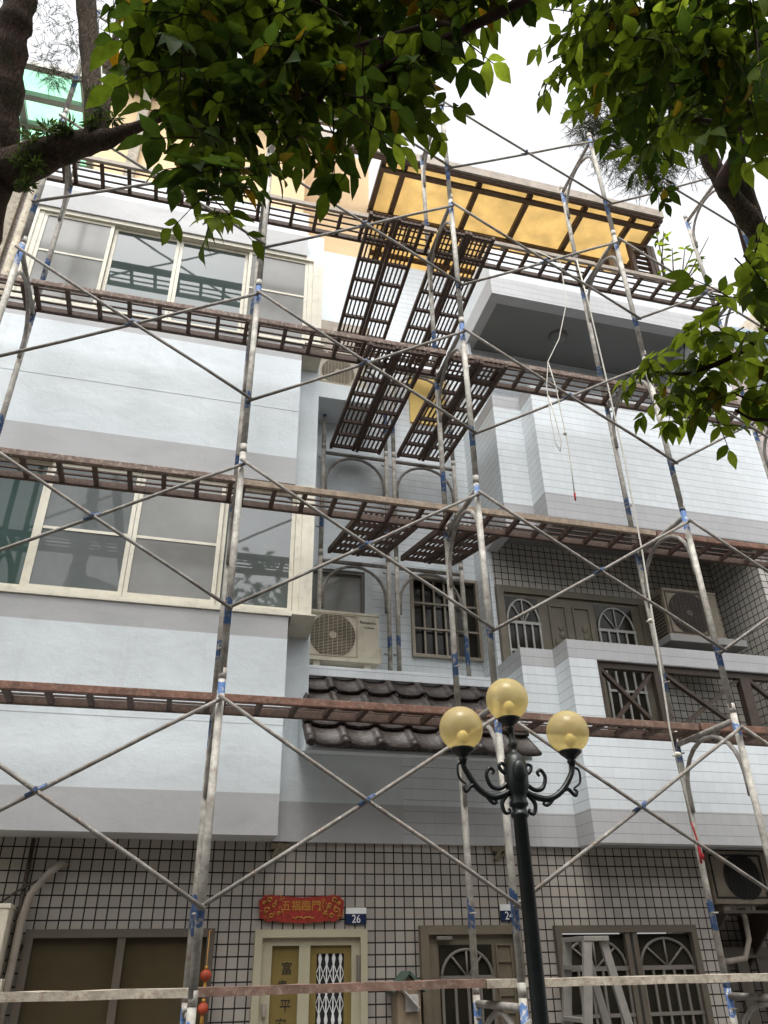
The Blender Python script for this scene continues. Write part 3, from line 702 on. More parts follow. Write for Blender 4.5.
for k in range(46):
    u = rg.choice((-1, 1))*rg.uniform(.13, .285); v = rg.uniform(-.062, .068); a0 = rg.uniform(0, 6.3); ln = rg.uniform(.012, .03)
    g.tube([(1.01+u, 6.0935, 1.968+v), (1.01+u+ln*.5*math.cos(a0)+.004, 6.0925, 1.968+v+ln*.5*math.sin(a0)), (1.01+u+ln*math.cos(a0+.5), 6.0935, 1.968+v+ln*math.sin(a0+.5))], .0026, 4)
for k in range(5): g.tube([(1.01-.06+k*.03, 6.092, 1.918), (1.01-.045+k*.03, 6.092, 1.905+.010*(k % 2)), (1.01-.03+k*.03, 6.092, 1.918)], .004, 5)
solo('door_plaque', g, ['red', 'goldleaf'], 'red lacquered lucky plaque with gold characters above the cream door', 'plaque')
def number_plate(x0, x1, z0, z1, num, label):
    zs = z0+(z1-z0)*.62
    t = thing('number_plate', ((x0+x1)/2, 6.1, z0), label, 'house number', 'house number plates')
    g = G(); g.box(x0, x1, 6.105, 6.118, z0, zs, mi=0); g.box(x0, x1, 6.105, 6.118, zs, z1, mi=1); part('plate', g, ['navy', 'platewhite'], t)
    g = G(); g.text(num, (zs-z0)*1.12, (x0+x1)/2, 6.104, (z0+zs)/2-.002, .002, sx=.9); part('number', g, 'platewhite', t)
    return t
number_plate(1.335, 1.485, 1.872, 1.978, '26', 'navy house number plate reading 26 beside the red plaque')
number_plate(2.53, 2.665, 1.888, 2.0, '24', 'navy house number plate reading 24 above the olive door')

# ================================================================== neighbours
NL = thing('townhouse', (-4.0, 6.6, -.22), 'neighbouring house behind the tree trunk with brown tiles and green glazed roof', 'townhouse', 'row of townhouses under renovation')
g = G(); g.box(-6.5, -2.04, 6.0, 9.0, -.22, 9.3); part('wall', g, 'btile', NL)
g = G(); g.tube([(-2.10, 5.93, -.22), (-2.10, 5.93, 9.0)], .045, 10); g.box(-2.34, -2.2, 5.93, 6.0, 2.5, 9.3); part('drain_pipe', g, 'plank', NL)
g = G()
g.box(-5.9, -1.82, 5.45, 7.3, 10.02, 10.03)
can = part('glazed_canopy', g, 'greensheet', NL)
g = G()
for y in (5.42, 5.78, 6.14, 6.6, 7.2): g.box(-5.95, -1.80, y-.035, y+.035, 9.93, 10.01)
for i in range(7): g.box(-5.95+i*.685, -5.88+i*.685, 5.45, 7.2, 9.94, 10.012)
for x in (-5.8, -2.5): g.box(x, x+.08, 6.2, 6.28, 9.3, 9.92)
part('canopy_frame', g, 'greenframe', can)
NR = thing('townhouse', (8.0, 7.0, -.22), 'neighbouring house at the right edge with pinkish tiles and blue window frames', 'townhouse', 'row of townhouses under renovation')
g = G(); g.box(6.10, 10.5, 6.0, 9.0, -.22, 8.75); part('wall', g, 'ptile', NR)
g = G(); g.prism_y([(6.9, 8.75), (10.3, 8.75), (10.3, 11.5), (8.2, 10.6)], 6.6, 9.0); part('gable', g, 'plank', NR)
g = G(); g.frame(6.35, 7.9, 5.94, 5.998, 7.2, 8.7, .06); g.box(6.85, 6.90, 5.945, 5.995, 7.26, 8.64); w = part('window', g, 'bluealu', NR)
g = G(); g.box(6.41, 6.85, 5.97, 5.98, 7.26, 8.64); g.box(6.90, 7.84, 5.97, 5.98, 7.26, 8.64); part('pane', g, 'glassteal', w)

# ================================================================== air conditioners
def ac_unit(x0, x1, y0, y1, z0, z1, label, fan_c=.37, words=None, side_slats=0, case='acbody', grille='acgrille'):
    t = thing('air_conditioner', ((x0+x1)/2, (y0+y1)/2, z0), label, 'air conditioner', 'air conditioner outdoor units')
    w, h = x1-x0, z1-z0
    g = G(); g.box(x0, x1, y0, y1, z0+.02, z1, bev=.014); g.box(x0-.004, x1+.004, y0-.006, y1, z1-.02, z1+.006, bev=.004)
    g.box(x0-.003, x1+.003, y0-.006, y0+.02, z0+.02, z0+.055)
    for x in (x0+.08, x1-.14): g.box(x, x+.06, y0+.02, y1-.02, z0-.03, z0+.02)
    g.box(x1, x1+.035, y0+.05, y0+.16, z0+.05, z0+h*.38, bev=.006)
    part('casing', g, case, t)
    fx, fz, r = x0+w*fan_c, z0+h*.53, h*.43
    g = G(); g.frame(x0+.02, x0+w*.70, y0-.008, y0+.002, z0+.06, z1-.025, .012); part('front_frame', g, grille, t)
    g = G(); g.tube([(fx, y0-.003, fz), (fx, y0+.004, fz)], r, 36); f = part('fan_opening', g, 'acdark', t)
    g = G()
    n = 15
    for k in range(-n, n+1):
        u = k*r/n; hh = math.sqrt(max(r*r-u*u, 0))
        if hh > .02:
            if k % 3 == 0: g.box(fx+u-.002, fx+u+.002, y0-.012, y0-.008, fz-hh, fz+hh)
            g.box(fx-hh, fx+hh, y0-.0095, y0-.0055, fz+u-.0022, fz+u+.0022)
    g.tube([(fx, y0-.012, fz), (fx, y0-.006, fz)], .035, 16)
    part('fan_grille', g, grille, f)
    if words:
        g = G(); g.text(words[0], .042, x0+w*.845, y0-.002, z1-.085, .002, sx=.95); g.text(words[1], .026, x0+w*.86, y0-.002, z1-.135, .002, sx=1.15); part('lettering', g, 'letter', t)
    if side_slats:
        g = G()
        for k in range(side_slats): z = z0+.07+(h-.13)*k/(side_slats-1); g.box(x0-.006, x0-.002, y0+.04, y1-.04, z-.008, z+.008)
        part('side_louvre', g, 'acdark', t)
    return t
ac_unit(1.04, 1.735, 6.58, 6.86, 3.985, 4.485, 'beige air conditioner with round fan grille on the ledge above the roof tiles', .36, ('Panasonic', 'Inverter'))
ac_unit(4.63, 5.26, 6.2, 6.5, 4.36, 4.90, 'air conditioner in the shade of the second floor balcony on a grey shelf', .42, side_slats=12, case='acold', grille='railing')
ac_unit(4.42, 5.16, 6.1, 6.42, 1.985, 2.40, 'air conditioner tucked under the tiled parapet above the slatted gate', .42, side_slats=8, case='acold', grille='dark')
ac_unit(-1.62, -.885, 5.86, 6.1, 1.33, 1.98, 'cream air conditioner at the lower left corner beside the hose', .37)
ac_unit(1.04, 1.62, 6.62, 6.95, 7.22, 7.66, 'air conditioner high in the recess under the fourth scaffold walkway', .45)
g = G(); g.box(4.48, 5.34, 6.02, 6.55, 4.255, 4.325, bev=.006)
solo('wall_shelf', g, 'soffit', 'grey tiled shelf under the balcony air conditioner', 'shelf')
g = G()
for x in (4.50, 4.98): g.prism_x([(6.08, 1.95), (6.62, 1.95), (6.62, 1.55)], x, x+.02)
g.box(4.46, 5.1, 6.08, 6.12, 1.935, 1.955); g.box(4.46, 5.1, 6.45, 6.49, 1.935, 1.955)
solo('wall_bracket', g, 'railing', 'dark triangular bracket below the air conditioner over the gate', 'bracket')
g = G(); g.box(1.0, 1.75, 6.55, 7.0, 7.0, 7.21, bev=.006); solo('wall_shelf', g, 'white', 'white ledge under the high air conditioner in the recess', 'shelf')

# hoses
g = G(); g.tube([(-.86, 6.10, 2.40), (-.86, 6.10, 1.2)], .014, 8); g.tube([(-.86, 6.10, 1.75), (-.80, 6.10, 1.75)], .018, 8); solo('conduit', g, 'railing', 'dark vertical conduit on the tiles behind the grey wrapped hose', 'conduit')
g = G(); g.bar((.84, 6.10, 2.40), (.78, 6.10, 2.30), .03, .03, (0, 1, 0)); g.box(.76, .90, 6.09, 6.12, 2.36, 2.40); g.bar((.90, 6.10, 2.38), (.79, 6.10, 2.31), .02, .02, (0, 1, 0)); solo('pipe_bracket', g, 'olive', 'small dull bracket under the overhang above the red plaque', 'bracket')
g = G(); g.bar((2.58, 6.10, 2.40), (2.52, 6.10, 2.31), .03, .03, (0, 1, 0)); g.box(2.50, 2.66, 6.09, 6.12, 2.37, 2.405); g.bar((2.66, 6.10, 2.38), (2.53, 6.10, 2.315), .02, .02, (0, 1, 0)); solo('pipe_bracket', g, 'olive', 'small dull bracket under the parapet above the olive door', 'bracket')
g = G(); g.tube([(-.63, 6.11, 2.24), (-.655, 6.05, 2.235), (-.72, 6.03, 2.17), (-.80, 6.02, 2.05), (-.825, 6.02, 1.9), (-.83, 6.02, 1.6), (-.84, 6.02, 1.2)], .026, 10)
solo('drain_hose', g, 'pvc', 'grey wrapped hose curving down the tiles beside the lower left air conditioner', 'hose')
g = G(); g.tube([(-.62, 6.1, 2.235), (-.76, 6.08, 2.15), (-.9, 6.08, 2.07), (-1.0, 6.08, 1.99)], .008, 6)
solo('cable', g, 'railing', 'thin dark cable running off the grey wrapped hose', 'cable')
g = G(); g.tube([(4.72, 6.2, 1.98), (4.74, 6.2, 1.9), (4.73, 6.2, 1.75), (4.66, 6.2, 1.62), (4.5, 6.2, 1.6), (4.42, 6.25, 1.6)], .022, 10)
solo('drain_hose', g, 'pvc', 'pale hose hanging in a loop under the air conditioner over the gate', 'hose')

# ================================================================== small things at street level
t = thing('mailbox', (1.85, 6.0, 1.1), 'small house shaped mailbox with green pitched roof between the two doors', 'mailbox')
g = G(); g.box(1.665, 1.83, 5.96, 6.12, 1.10, 1.47); g.prism_y([(1.665, 1.47), (1.83, 1.47), (1.7475, 1.55)], 5.965, 6.115); part('box', g, 'boxbrown', t)
g = G(); g.bar((1.63, 6.03, 1.455), (1.7475, 6.03, 1.572), .20, .016, (-.7, 0, .7)); g.bar((1.865, 6.03, 1.455), (1.7475, 6.03, 1.572), .20, .016, (.7, 0, .7)); part('roof', g, 'greenroof', t)
g = G(); g.bar((1.69, 5.95, 1.47), (1.80, 5.94, 1.36), .008, .12, (0, 1, 0)); g.box(1.72, 1.81, 5.945, 5.957, 1.34, 1.44); part('folded_paper', g, 'paper', t)
g = G(); g.box(1.70, 1.80, 5.955, 5.965, 1.2, 1.215); part('slot', g, 'dark', t)
t = thing('lantern_string', (.375, 6.02, 1.2), 'string of small red lanterns hanging by the dark left window', 'lantern string')
g = G(); g.tube([(.375, 6.02, 1.83), (.372, 6.02, 1.2)], .003, 5); g.tube([(.375, 6.02, 1.83), (.39, 6.075, 1.84)], .003, 5); part('cord', g, 'goldleaf', t)
for z, r in ((1.575, .037), (1.39, .036), (1.20, .036)):
    g = G(); g.sphere((.374, 6.02, z), r, (1, 1, .95), 16, 10); p = part('lantern', g, 'lanternred', t)
    g = G(); g.tube([(.374, 6.02, z+r*.9), (.374, 6.02, z+r*.9+.02)], .012, 8); g.tube([(.374, 6.02, z-r*.9), (.374, 6.02, z-r*.9-.06)], [.010, .014], 8); part('tassel', g, 'goldleaf', p)
t = thing('step_ladder', (3.0, 5.65, -.22), 'dull aluminium step ladder standing open before the arched ground floor window', 'step ladder')
ap = Vector((2.955, 5.62, 1.74))
for y in (5.50, 5.80):
    g = G(); g.bar((2.90, y, 1.74), (2.58, y-.03, -.22), .06, .028, (0, 1, 0)); part('leg', g, 'alu', t)
    g = G(); g.bar((3.03, y+.02, 1.74), (3.46, y+.05, -.22), .055, .028, (0, 1, 0)); part('leg', g, 'alu', t)
for k in range(6):
    z = .08+k*.30; f = (1.74-z)/1.96
    g = G(); x = 2.90-.32*f; g.box(x-.04, x+.04, 5.50-.03*f+.012, 5.80-.03*f-.012, z-.012, z+.012); part('step', g, 'alu', t)
g = G(); g.box(2.87, 3.06, 5.48, 5.84, 1.735, 1.765, bev=.004); part('top_cap', g, 'alu', t)

# ================================================================== street lamp
LX, LY = 1.632, 3.60
L = thing('street_lamp', (LX, LY, -.3), 'black cast iron street lamp with three amber globes on scrolled arms', 'street lamp')
g = G()
g.lathe([(.17, -.30), (.17, -.16), (.13, -.12), (.12, .25), (.085, .32), (.050, .5), (.037, 1.2), (.033, 2.20), (.042, 2.21), (.042, 2.225), (.034, 2.232), (.034, 2.25), (.044, 2.258), (.046, 2.27), (.038, 2.285), (.046, 2.31), (.058, 2.35), (.060, 2.42), (.052, 2.475), (.034, 2.50), (.020, 2.51), (.018, 2.53), (.026, 2.545), (.018, 2.56), (.014, 2.60), (.018, 2.66)], (LX, LY, 0), 24)
g.sphere((LX, LY-.052, 2.41), .040, (.85, .5, 1.35), 18, 12)
part('post', g, 'iron', L)
def globe(c, r=.108):
    gl = G(); gl.sphere(c, r, (1, 1, 1), 36, 22); o = part('globe', gl, 'globe', L)
    b = G(); b.sphere((c[0], c[1]-r*.15, c[2]-r*.42), r*.27, (1, 1, 1.15), 18, 12); b.tube([(c[0], c[1], c[2]-r*.98), (c[0], c[1], c[2]-r*.72)], r*.16, 12); part('bulb', b, 'bulb', o)
    h = G(); h.lathe([(.014, -r*1.6), (.018, -r*1.45), (.024, -r*1.36), (.018, -r*1.30), (.030, -r*1.18), (.054, -r*1.0), (.060, -r*.90), (.052, -r*.86)], c, 20); part('globe_holder', h, 'iron', L)
GC, GL_, GR = (1.624, LY, 2.776), (1.362, LY, 2.613), (1.943, LY, 2.626)
for c in (GL_, GC, GR): globe(c)
g = G(); g.tube([(LX, LY, 2.585), (1.624, LY, 2.66)], .013, 12); part('finial', g, 'iron', L)
for s, c in ((-1, GL_), (1, GR)):
    g = G(); e = c[0]-LX; zt = c[2]-.14
    W = lambda u, z, r: (LX+s*u, LY, z, r)
    q = abs(e)
    limb(g, [W(.03, 2.33, .014), W(.08, 2.305, .016), W(q*.52, 2.295, .015), W(q*.76, 2.335, .015), W(q*.95, 2.41, .014), W(q, zt-.03, .013), W(q, zt, .016)], 10, 0, 6)
    limb(g, [W(q*.70, 2.325, .014), W(q*.86, 2.345, .011), W(q*.98, 2.315, .009), W(q*1.02, 2.335, .008), W(q*.97, 2.345, .006)], 8, 0, 6)
    limb(g, [W(.035, 2.37, .012), W(.09, 2.335, .011), W(.135, 2.345, .011), W(.155, 2.395, .010), W(.135, 2.43, .009), W(.115, 2.415, .008), W(.125, 2.40, .006)], 8, 0, 6)
    limb(g, [W(.045, 2.40, .010), W(.075, 2.42, .010), W(.085, 2.445, .009), W(.065, 2.455, .008), W(.06, 2.44, .006)], 8, 0, 6)
    limb(g, [W(.05, 2.315, .012), W(.085, 2.27, .011), W(.075, 2.225, .009), W(.05, 2.23, .008), W(.055, 2.245, .006)], 8, 0, 6)
    limb(g, [W(q*.95, 2.45, .007), W(q*1.10, 2.44, .006), W(q*1.10, 2.38, .006), W(q*.98, 2.35, .005)], 6, 0, 5)
    limb(g, [W(q*.62, 2.305, .010), W(q*.50, 2.268, .009), W(q*.42, 2.27, .007), W(q*.45, 2.285, .006)], 8, 0, 5)
    part('scrolled_arm', g, 'iron', L)

# ================================================================== scaffold
def make_frame(H, Wd, name='tube_scaffold'):
    t = thing(name, (0, 0, 0), 'x', 'scaffold frame', 'arched scaffold frames of the tube scaffold')
    for y in (0, Wd):
        g = G(); g.tube([(0, y, 0), (0, y, H)], .0235, 12); p = part('post', g, 'post', t)
        for z in (H-.16, .42 if H > 1.5 else .30):
            g = G(); g.tube([(-.012, y-.012, z), (.012, y-.058, z)], .007, 6); part('locking_pin', g, 'tube', p)
        g = G(); g.tube([(0, y, H-.035), (0, y, H+.035)], .0247, 12); part('coupling', g, 'post', p)
    g = G(); g.tube([(0, .02, H-.085), (0, Wd-.02, H-.085)], .0215, 10); part('ledger', g, 'tube', t)
    g = G(); r = Wd/2-.03
    pts = [(0, .03, H-.60), (0, .03, H-.45)] + [(0, Wd/2-r*math.cos(a*math.pi/12), H-.45+.33*math.sin(a*math.pi/12)) for a in range(1, 12)] + [(0, Wd-.03, H-.45), (0, Wd-.03, H-.60)]
    g.tube(pts, .0165, 8); part('arch_brace', g, 'tube', t)
    return t
TIERS = [1.48, 3.18, 4.88, 6.58, 8.28, 9.98]
COLX = [-1.62, .235, 2.04, 3.88, 5.65]
TW = ['ground tier', 'second tier', 'third tier', 'fourth tier', 'fifth tier', 'topmost tier']
CW = ['by the tree trunk at left', 'before the cream bay windows', 'directly behind the globe lamp', 'before the tiled balconies', 'at far right behind leaves']
FY = 4.70
CJ = [[.004*math.sin(2.3*c+.9*k) for k in range(6)] for c in range(5)]
fp = make_frame(1.7, .73); km = kidmap_of(fp); first = True
for k, T in enumerate(TIERS):
    for c, X in enumerate(COLX):
        o = fp if first else copy_tree(fp, km); first = False
        o.location = (X+CJ[c][k], FY+CJ[c][k]*.6, T-1.7)
        o.rotation_euler = (0, 0, .01*math.sin(3.1*c))
        o['label'] = 'weathered arched scaffold frame, %s, %s' % (TW[k], CW[c])
ip = make_frame(1.33, .71); km = kidmap_of(ip); first = True
IW = ['lower', 'middle', 'upper']
for k, T in enumerate((5.24, 6.57, 7.90)):
    for c, X in enumerate((1.205, 2.005)):
        o = ip if first else copy_tree(ip, km); first = False
        o.location = (X, 6.86, T-1.33); o.rotation_euler = (0, 0, -math.pi/2)
        o['group'] = 'inner scaffold frames in the recess'
        o['label'] = '%s arched scaffold frame inside the recess, %s' % (IW[k], ('left one beside the white pillar', 'right one before the grilled window')[c])
def make_brace(Lx):
    t = thing('cross_brace', (0, 0, 0), 'x', 'cross brace', 'crossed scaffold braces')
    for (a, b, y) in (((0, .42), (Lx, 1.54), -.035), ((0, 1.54), (Lx, .42), -.063)):
        g = G(); P, Q = Vector((0, y, a[1])), Vector((Lx, y, b[1]))
        d = (Q-P).normalized()
        L_ = (Q-P).length; g.tube([P-d*.02, P+d*L_*.25+Vector((0, .003, -.004)), P+d*L_*.5+Vector((0, 0, -.006)), P+d*L_*.8+Vector((0, -.002, .002)), Q+d*.02], .0125, 8); part('brace_tube', g, 'brace', t)
    g = G(); g.tube([(Lx/2, -.085, .98), (Lx/2, -.02, .98)], .013, 8)
    d = Vector((Lx, 0, 1.12)).normalized(); c = Vector((Lx/2, -.035, .98)); g.tube([c-d*.06, c+d*.06], .0145, 8); part('rivet', g, 'pin', t)
    return t
BW = ['left of the bay window posts', 'across the recess left of the lamp', 'right of the globe lamp', 'at the right edge near the leaves']
BW = ['between the trunk and the bay windows', 'across the recess left of the lamp', 'before the stepped balcony corner', 'at the right end beside the leaves']
for i in range(4):
    bp = make_brace(COLX[i+1]-COLX[i]); km = kidmap_of(bp)
    for k, T in enumerate(TIERS):
        o = bp if k == 0 else copy_tree(bp, km)
        o.location = (COLX[i], FY+random.uniform(-.012, 0), T-1.7+random.uniform(-.012, .012))
        o['label'] = 'crossed rusty brace, %s, %s' % (TW[k], BW[i])
def make_board(Ln, Wd, near, body, nslat=3):
    t = thing('scaffold_walkway', (0, 0, 0), 'x', 'scaffold walkway', 'slatted scaffold walkways')
    g = G(); g.box(.01, Ln-.01, 0, .034, -.052, 0, bev=.005); part('side_rail', g, near, t)
    g = G(); g.box(.01, Ln-.01, Wd-.034, Wd, -.058, 0, bev=.005); part('side_rail', g, body, t)
    g = G(); nb = max(3, round(Ln/.27))
    for k in range(nb+1):
        x = .03+(Ln-.10)*k/nb
        g.box(x, x+.034, .036, Wd-.036, -.052, -.016)
    for k in range(nslat):
        y = .034+(Wd-.068)*(k+.75)/(nslat+.5); g.box(.015, Ln-.015, y-.009, y+.009, -.014, -.004)
    part('slatted_deck', g, body, t)
    return t
WW = ['second walkway up', 'third walkway up', 'fourth walkway up', 'topmost walkway']
WB = ['cut off at the left edge', 'before the left bay windows', 'across the recess between the houses', 'before the balconies right of the lamp', 'at the right end beside the leaves']
spans = [(-2.62, -1.62), (-1.62, .235), (.235, 2.04), (2.04, 3.88), (3.88, 5.62)]
mats = [('rustred', 'rust'), ('rustlite', 'rust'), ('rustlite', 'rust'), ('gutter', 'rust')]
for w, T in enumerate(TIERS[1:5]):
    for i, (a, b) in enumerate(spans):
        nm = ('tan' if (w == 1 and i in (2, 3)) else 'rustred' if (w == 1 and i == 4) else ('plankred' if (w == 0 and i == 3) else mats[w][0]))
        o = make_board(b-a, .335, nm, mats[w][1])
        o.location = (a, 5.09+random.uniform(-.008, .008), T+random.uniform(-.006, .006))
        o.rotation_euler = (random.uniform(-.02, .02), random.uniform(-.004, .004), random.uniform(-.004, .004))
        o['label'] = '%s, rusty slats, %s' % (WW[w], WB[i])
ordn = ['first', 'second', 'third', 'fourth']
for lv, (z0, z1, ln) in enumerate(((5.30, 4.93, 1.44), (6.61, 6.49, 1.86), (8.02, 8.17, 1.93))):
    proto = make_board(ln, .285, 'rust', 'rust', 4); km = kidmap_of(proto)
    for i, x in enumerate((1.27, 1.565, 2.04, 2.335)):
        o = proto if i == 0 else copy_tree(proto, km)
        # local x runs back along +Y; local y runs towards -X
        o.location = (x+.285, 6.88-ln, z1); o.rotation_euler = (0, -math.atan2(z0-z1, ln), math.pi/2)
        o['group'] = 'slatted walkways running back into the recess'
        o['label'] = '%s recess walkway running back, %s from the left' % (IW[lv], ordn[i])
# ground tier planks, lying on the ledgers
def plank(x0, x1, z0, z1, mat, label):
    g = G(); n = 14
    pts = []
    for k in range(n+1):
        x = x0+(x1-x0)*k/n; dz = z0+(z1-z0)*k/n + .0015*math.sin(k*1.7)
        w0 = 4.975+.003*math.sin(k*2.1)
        pts.append([g.bm.verts.new(p) for p in ((x, w0, dz), (x, w0+.2, dz), (x, w0+.2, dz+.043+.002*math.sin(k*2.9)), (x, w0, dz+.043+.002*math.sin(k*3.3)))])
    for a, b in zip(pts, pts[1:]):
        for i in range(4): g._f([a[i], a[(i+1)%4], b[(i+1)%4], b[i]])
    g._f(pts[0][::-1]); g._f(pts[-1])
    bmesh.ops.recalc_face_normals(g.bm, faces=g.bm.faces)
    return solo('scaffold_plank', g, mat, label, 'plank', 'planks on the lowest scaffold tier')
plank(-1.9, .23, 1.478, 1.478, 'plank', 'pale mortar caked plank at the lower left before the dark window')
plank(.245, 1.93, 1.478, 1.49, 'plankred', 'brown plank across the cream door and red plaque wall')
plank(1.94, 4.02, 1.485, 1.485, 'plank', 'pale splintered plank behind the lamp post before the arched window')
g = G(); g.tube([(3.98, 5.05, 1.49), (5.7, 5.05, 1.47)], .024, 10); solo('steel_pipe', g, 'tube', 'grey steel pipe at the lower right beyond the pale plank', 'pipe')

# ropes
t = thing('rope', (2.85, 4.63, 4.8), 'pale rope hung in a loop from the top walkway with a red tip', 'rope', 'ropes hanging from the scaffold')
g = G(); g.tube([(3.15, 5.05, 8.2), (3.14, 4.66, 7.6), (3.10, 4.62, 7.0), (2.95, 4.62, 6.5), (2.80, 4.62, 6.2), (2.745, 4.62, 5.9), (2.735, 4.62, 5.55), (2.745, 4.62, 5.30), (2.775, 4.62, 5.22), (2.80, 4.62, 5.32), (2.78, 4.62, 5.55), (2.75, 4.62, 5.8)], .0045, 6); part('loop', g, 'rope', t)
g = G(); g.tube([(2.80, 4.625, 6.2), (2.84, 4.625, 5.9), (2.845, 4.625, 5.6), (2.86, 4.625, 5.35), (2.855, 4.625, 5.1), (2.845, 4.625, 4.83)], .0045, 6); g.sphere((2.85, 4.625, 5.42), .016, (1, 1, 1.2), 10, 6); part('tail', g, 'rope', t)
g = G(); g.tube([(2.845, 4.625, 4.83), (2.843, 4.625, 4.76)], [.009, .006], 6); part('tip', g, 'redcloth', t)
t = thing('rope', (3.7, 5.3, 2.3), 'long pale hoisting rope hanging down the balcony side with a red rag', 'rope', 'ropes hanging from the scaffold')
g = G(); g.tube([(3.62, 5.06, 8.2), (3.64, 5.04, 7.5), (3.66, 5.04, 6.6), (3.665, 5.03, 5.6), (3.64, 5.02, 4.6), (3.60, 5.03, 3.7), (3.575, 5.05, 3.1), (3.60, 5.08, 2.9), (3.66, 5.15, 2.68), (3.70, 5.20, 2.48)], .0075, 7)
for z, x in ((3.98, 3.608), (2.92, 3.60)): g.sphere((x, 5.05, z), .022, (1.4, 1, .9), 10, 7); g.tube([(x, 5.05, z), (x-.05, 5.04, z-.015)], .006, 5)
part('cord', g, 'rope', t)
g = G(); g.tube([(3.70, 5.20, 2.48), (3.712, 5.2, 2.42), (3.722, 5.2, 2.35), (3.724, 5.2, 2.27), (3.715, 5.2, 2.20)], [.005, .007, .006, .014, .007], 7); g.tube([(3.724, 5.2, 2.28), (3.738, 5.195, 2.25), (3.74, 5.195, 2.22)], [.006, .010, .005], 6); part('rag', g, 'redcloth', t)

# ================================================================== trees
def leaf_into(g, o, d, up, Ln, Wd, mi, curl=.25):
    """one leaf: folded along the midrib, drooping to a pointed tip"""
    d = d.normalized(); s = d.cross(up)
    if s.length < 1e-3: s = d.cross(Vector((1, .2, 0)))
    s.normalize(); u = s.cross(d).normalized()
    prof = ((0, .04), (.14, .30), (.36, .50), (.60, .45), (.82, .20), (1, .0))
    rows = []
    for t, w in prof:
        c = o + d*(Ln*t) - u*(curl*Ln*t*t)
        rows.append((g.bm.verts.new(c), g.bm.verts.new(c + s*(w*Wd) + u*(w*Wd*.28)), g.bm.verts.new(c - s*(w*Wd) + u*(w*Wd*.28))))
    g.mi = mi
    for a, b in zip(rows, rows[1:]):
        g._f([a[0], b[0], b[1], a[1]], True); g._f([a[0], a[2], b[2], b[0]], True)
def sprig(g, o, d, rng, sc=1.0, pal=(0, 0, 1, 1, 1, 2)):
    d = d.normalized(); Ln = rng.uniform(.14, .24)*sc; n = rng.randint(2, 4)
    side = d.cross(Vector((0, 0, 1)))
    if side.length < 1e-3: side = Vector((1, 0, 0))
    side.normalize(); up = side.cross(d).normalized()
    g.mi = 4
    tip = o + d*Ln + Vector((0, 0, -.25*Ln))
    mid = o + d*Ln*.5 + Vector((0, 0, -.08*Ln))
    g.tube([o, mid, tip], [.0032*sc, .0026*sc, .0018*sc], 4, cap=False)
    col = rng.choice(pal)
    for k in range(n):
        f = (k+.7)/n; p = o.lerp(mid, f*2) if f < .5 else mid.lerp(tip, f*2-1)
        for sg in (-1, 1):
            if rng.random() < .1: continue
            ld = d*rng.uniform(.35, .75) + side*sg*rng.uniform(.6, 1.0) + Vector((0, 0, rng.uniform(-.75, .05)))
            c = col if rng.random() < .7 else rng.choice(pal)
            if rng.random() < .009: c = 3
            elif rng.random() < .035: c = 5
            leaf_into(g, p, ld, up + side*rng.uniform(-.4, .4), (s0 := rng.uniform(.65, 1.15))*rng.uniform(.095, .12)*sc, s0*rng.uniform(.042, .058)*sc, c, rng.uniform(-.1, .6))
    leaf_into(g, tip, d + Vector((0, 0, -.5)), up, rng.uniform(.09, .135)*sc, rng.uniform(.045, .062)*sc, col, .3)
LM = ['leafdeep', 'leaf', 'leaflight', 'leafyellow', 'twig', 'leafbrown']
def crown(clusters, seed, dens, pal, sc=1.0):
    rng = random.Random(seed); g = G()
    for (x, y, z, r) in clusters:
        c = Vector((x, y, z)); n = max(2, int(dens*(r/.14)**1.7))
        for _ in range(n):
            v = Vector((rng.gauss(0, 1), rng.gauss(0, 1), rng.gauss(0, 1))).normalized()
            o = c + v*(1.15*r*rng.random()**.5)
            d = Vector((v.x, v.y, v.z*.4)) + Vector((rng.gauss(0, .5), rng.gauss(0, .5), rng.uniform(-.9, .1)))
            s = sc*(.72 if r < .05 else 1)
            sprig(g, o - d.normalized()*.10*s, d, rng, s, pal(c, rng))
    return g
# overhanging broadleaf tree whose trunk stands behind the photographer
t = thing('tree', (1.5, -1.9, -.3), 'leafy branch of large drooping leaves hanging over the top left and centre', 'tree')
g = G(); limb(g, [(1.5, -1.9, -.3, .20), (1.5, -1.85, 1.5, .16), (1.42, -1.6, 3.2, .13), (1.30, -1.0, 3.9, .09), (1.1, 0, 4.15, .06), (1.0, .5, 4.25, .04), BR_L1[0]], 12); part('trunk', g, 'barklite', t)
for b in (BR_L1, BR_L2, BR_L3, BR_L4):
    g = G(); limb(g, b, 8); part('branch', g, 'twig', t)
def palL(c, rng):
    if c.x > .5: return (0, 1, 1, 0, 1, 2)
    return (0, 0, 1, 1, 0, 1) if rng.random() < .85 else (1, 2)
part('crown', crown(CL_LEFT, 3, 13, palL, 1.0), LM, t)
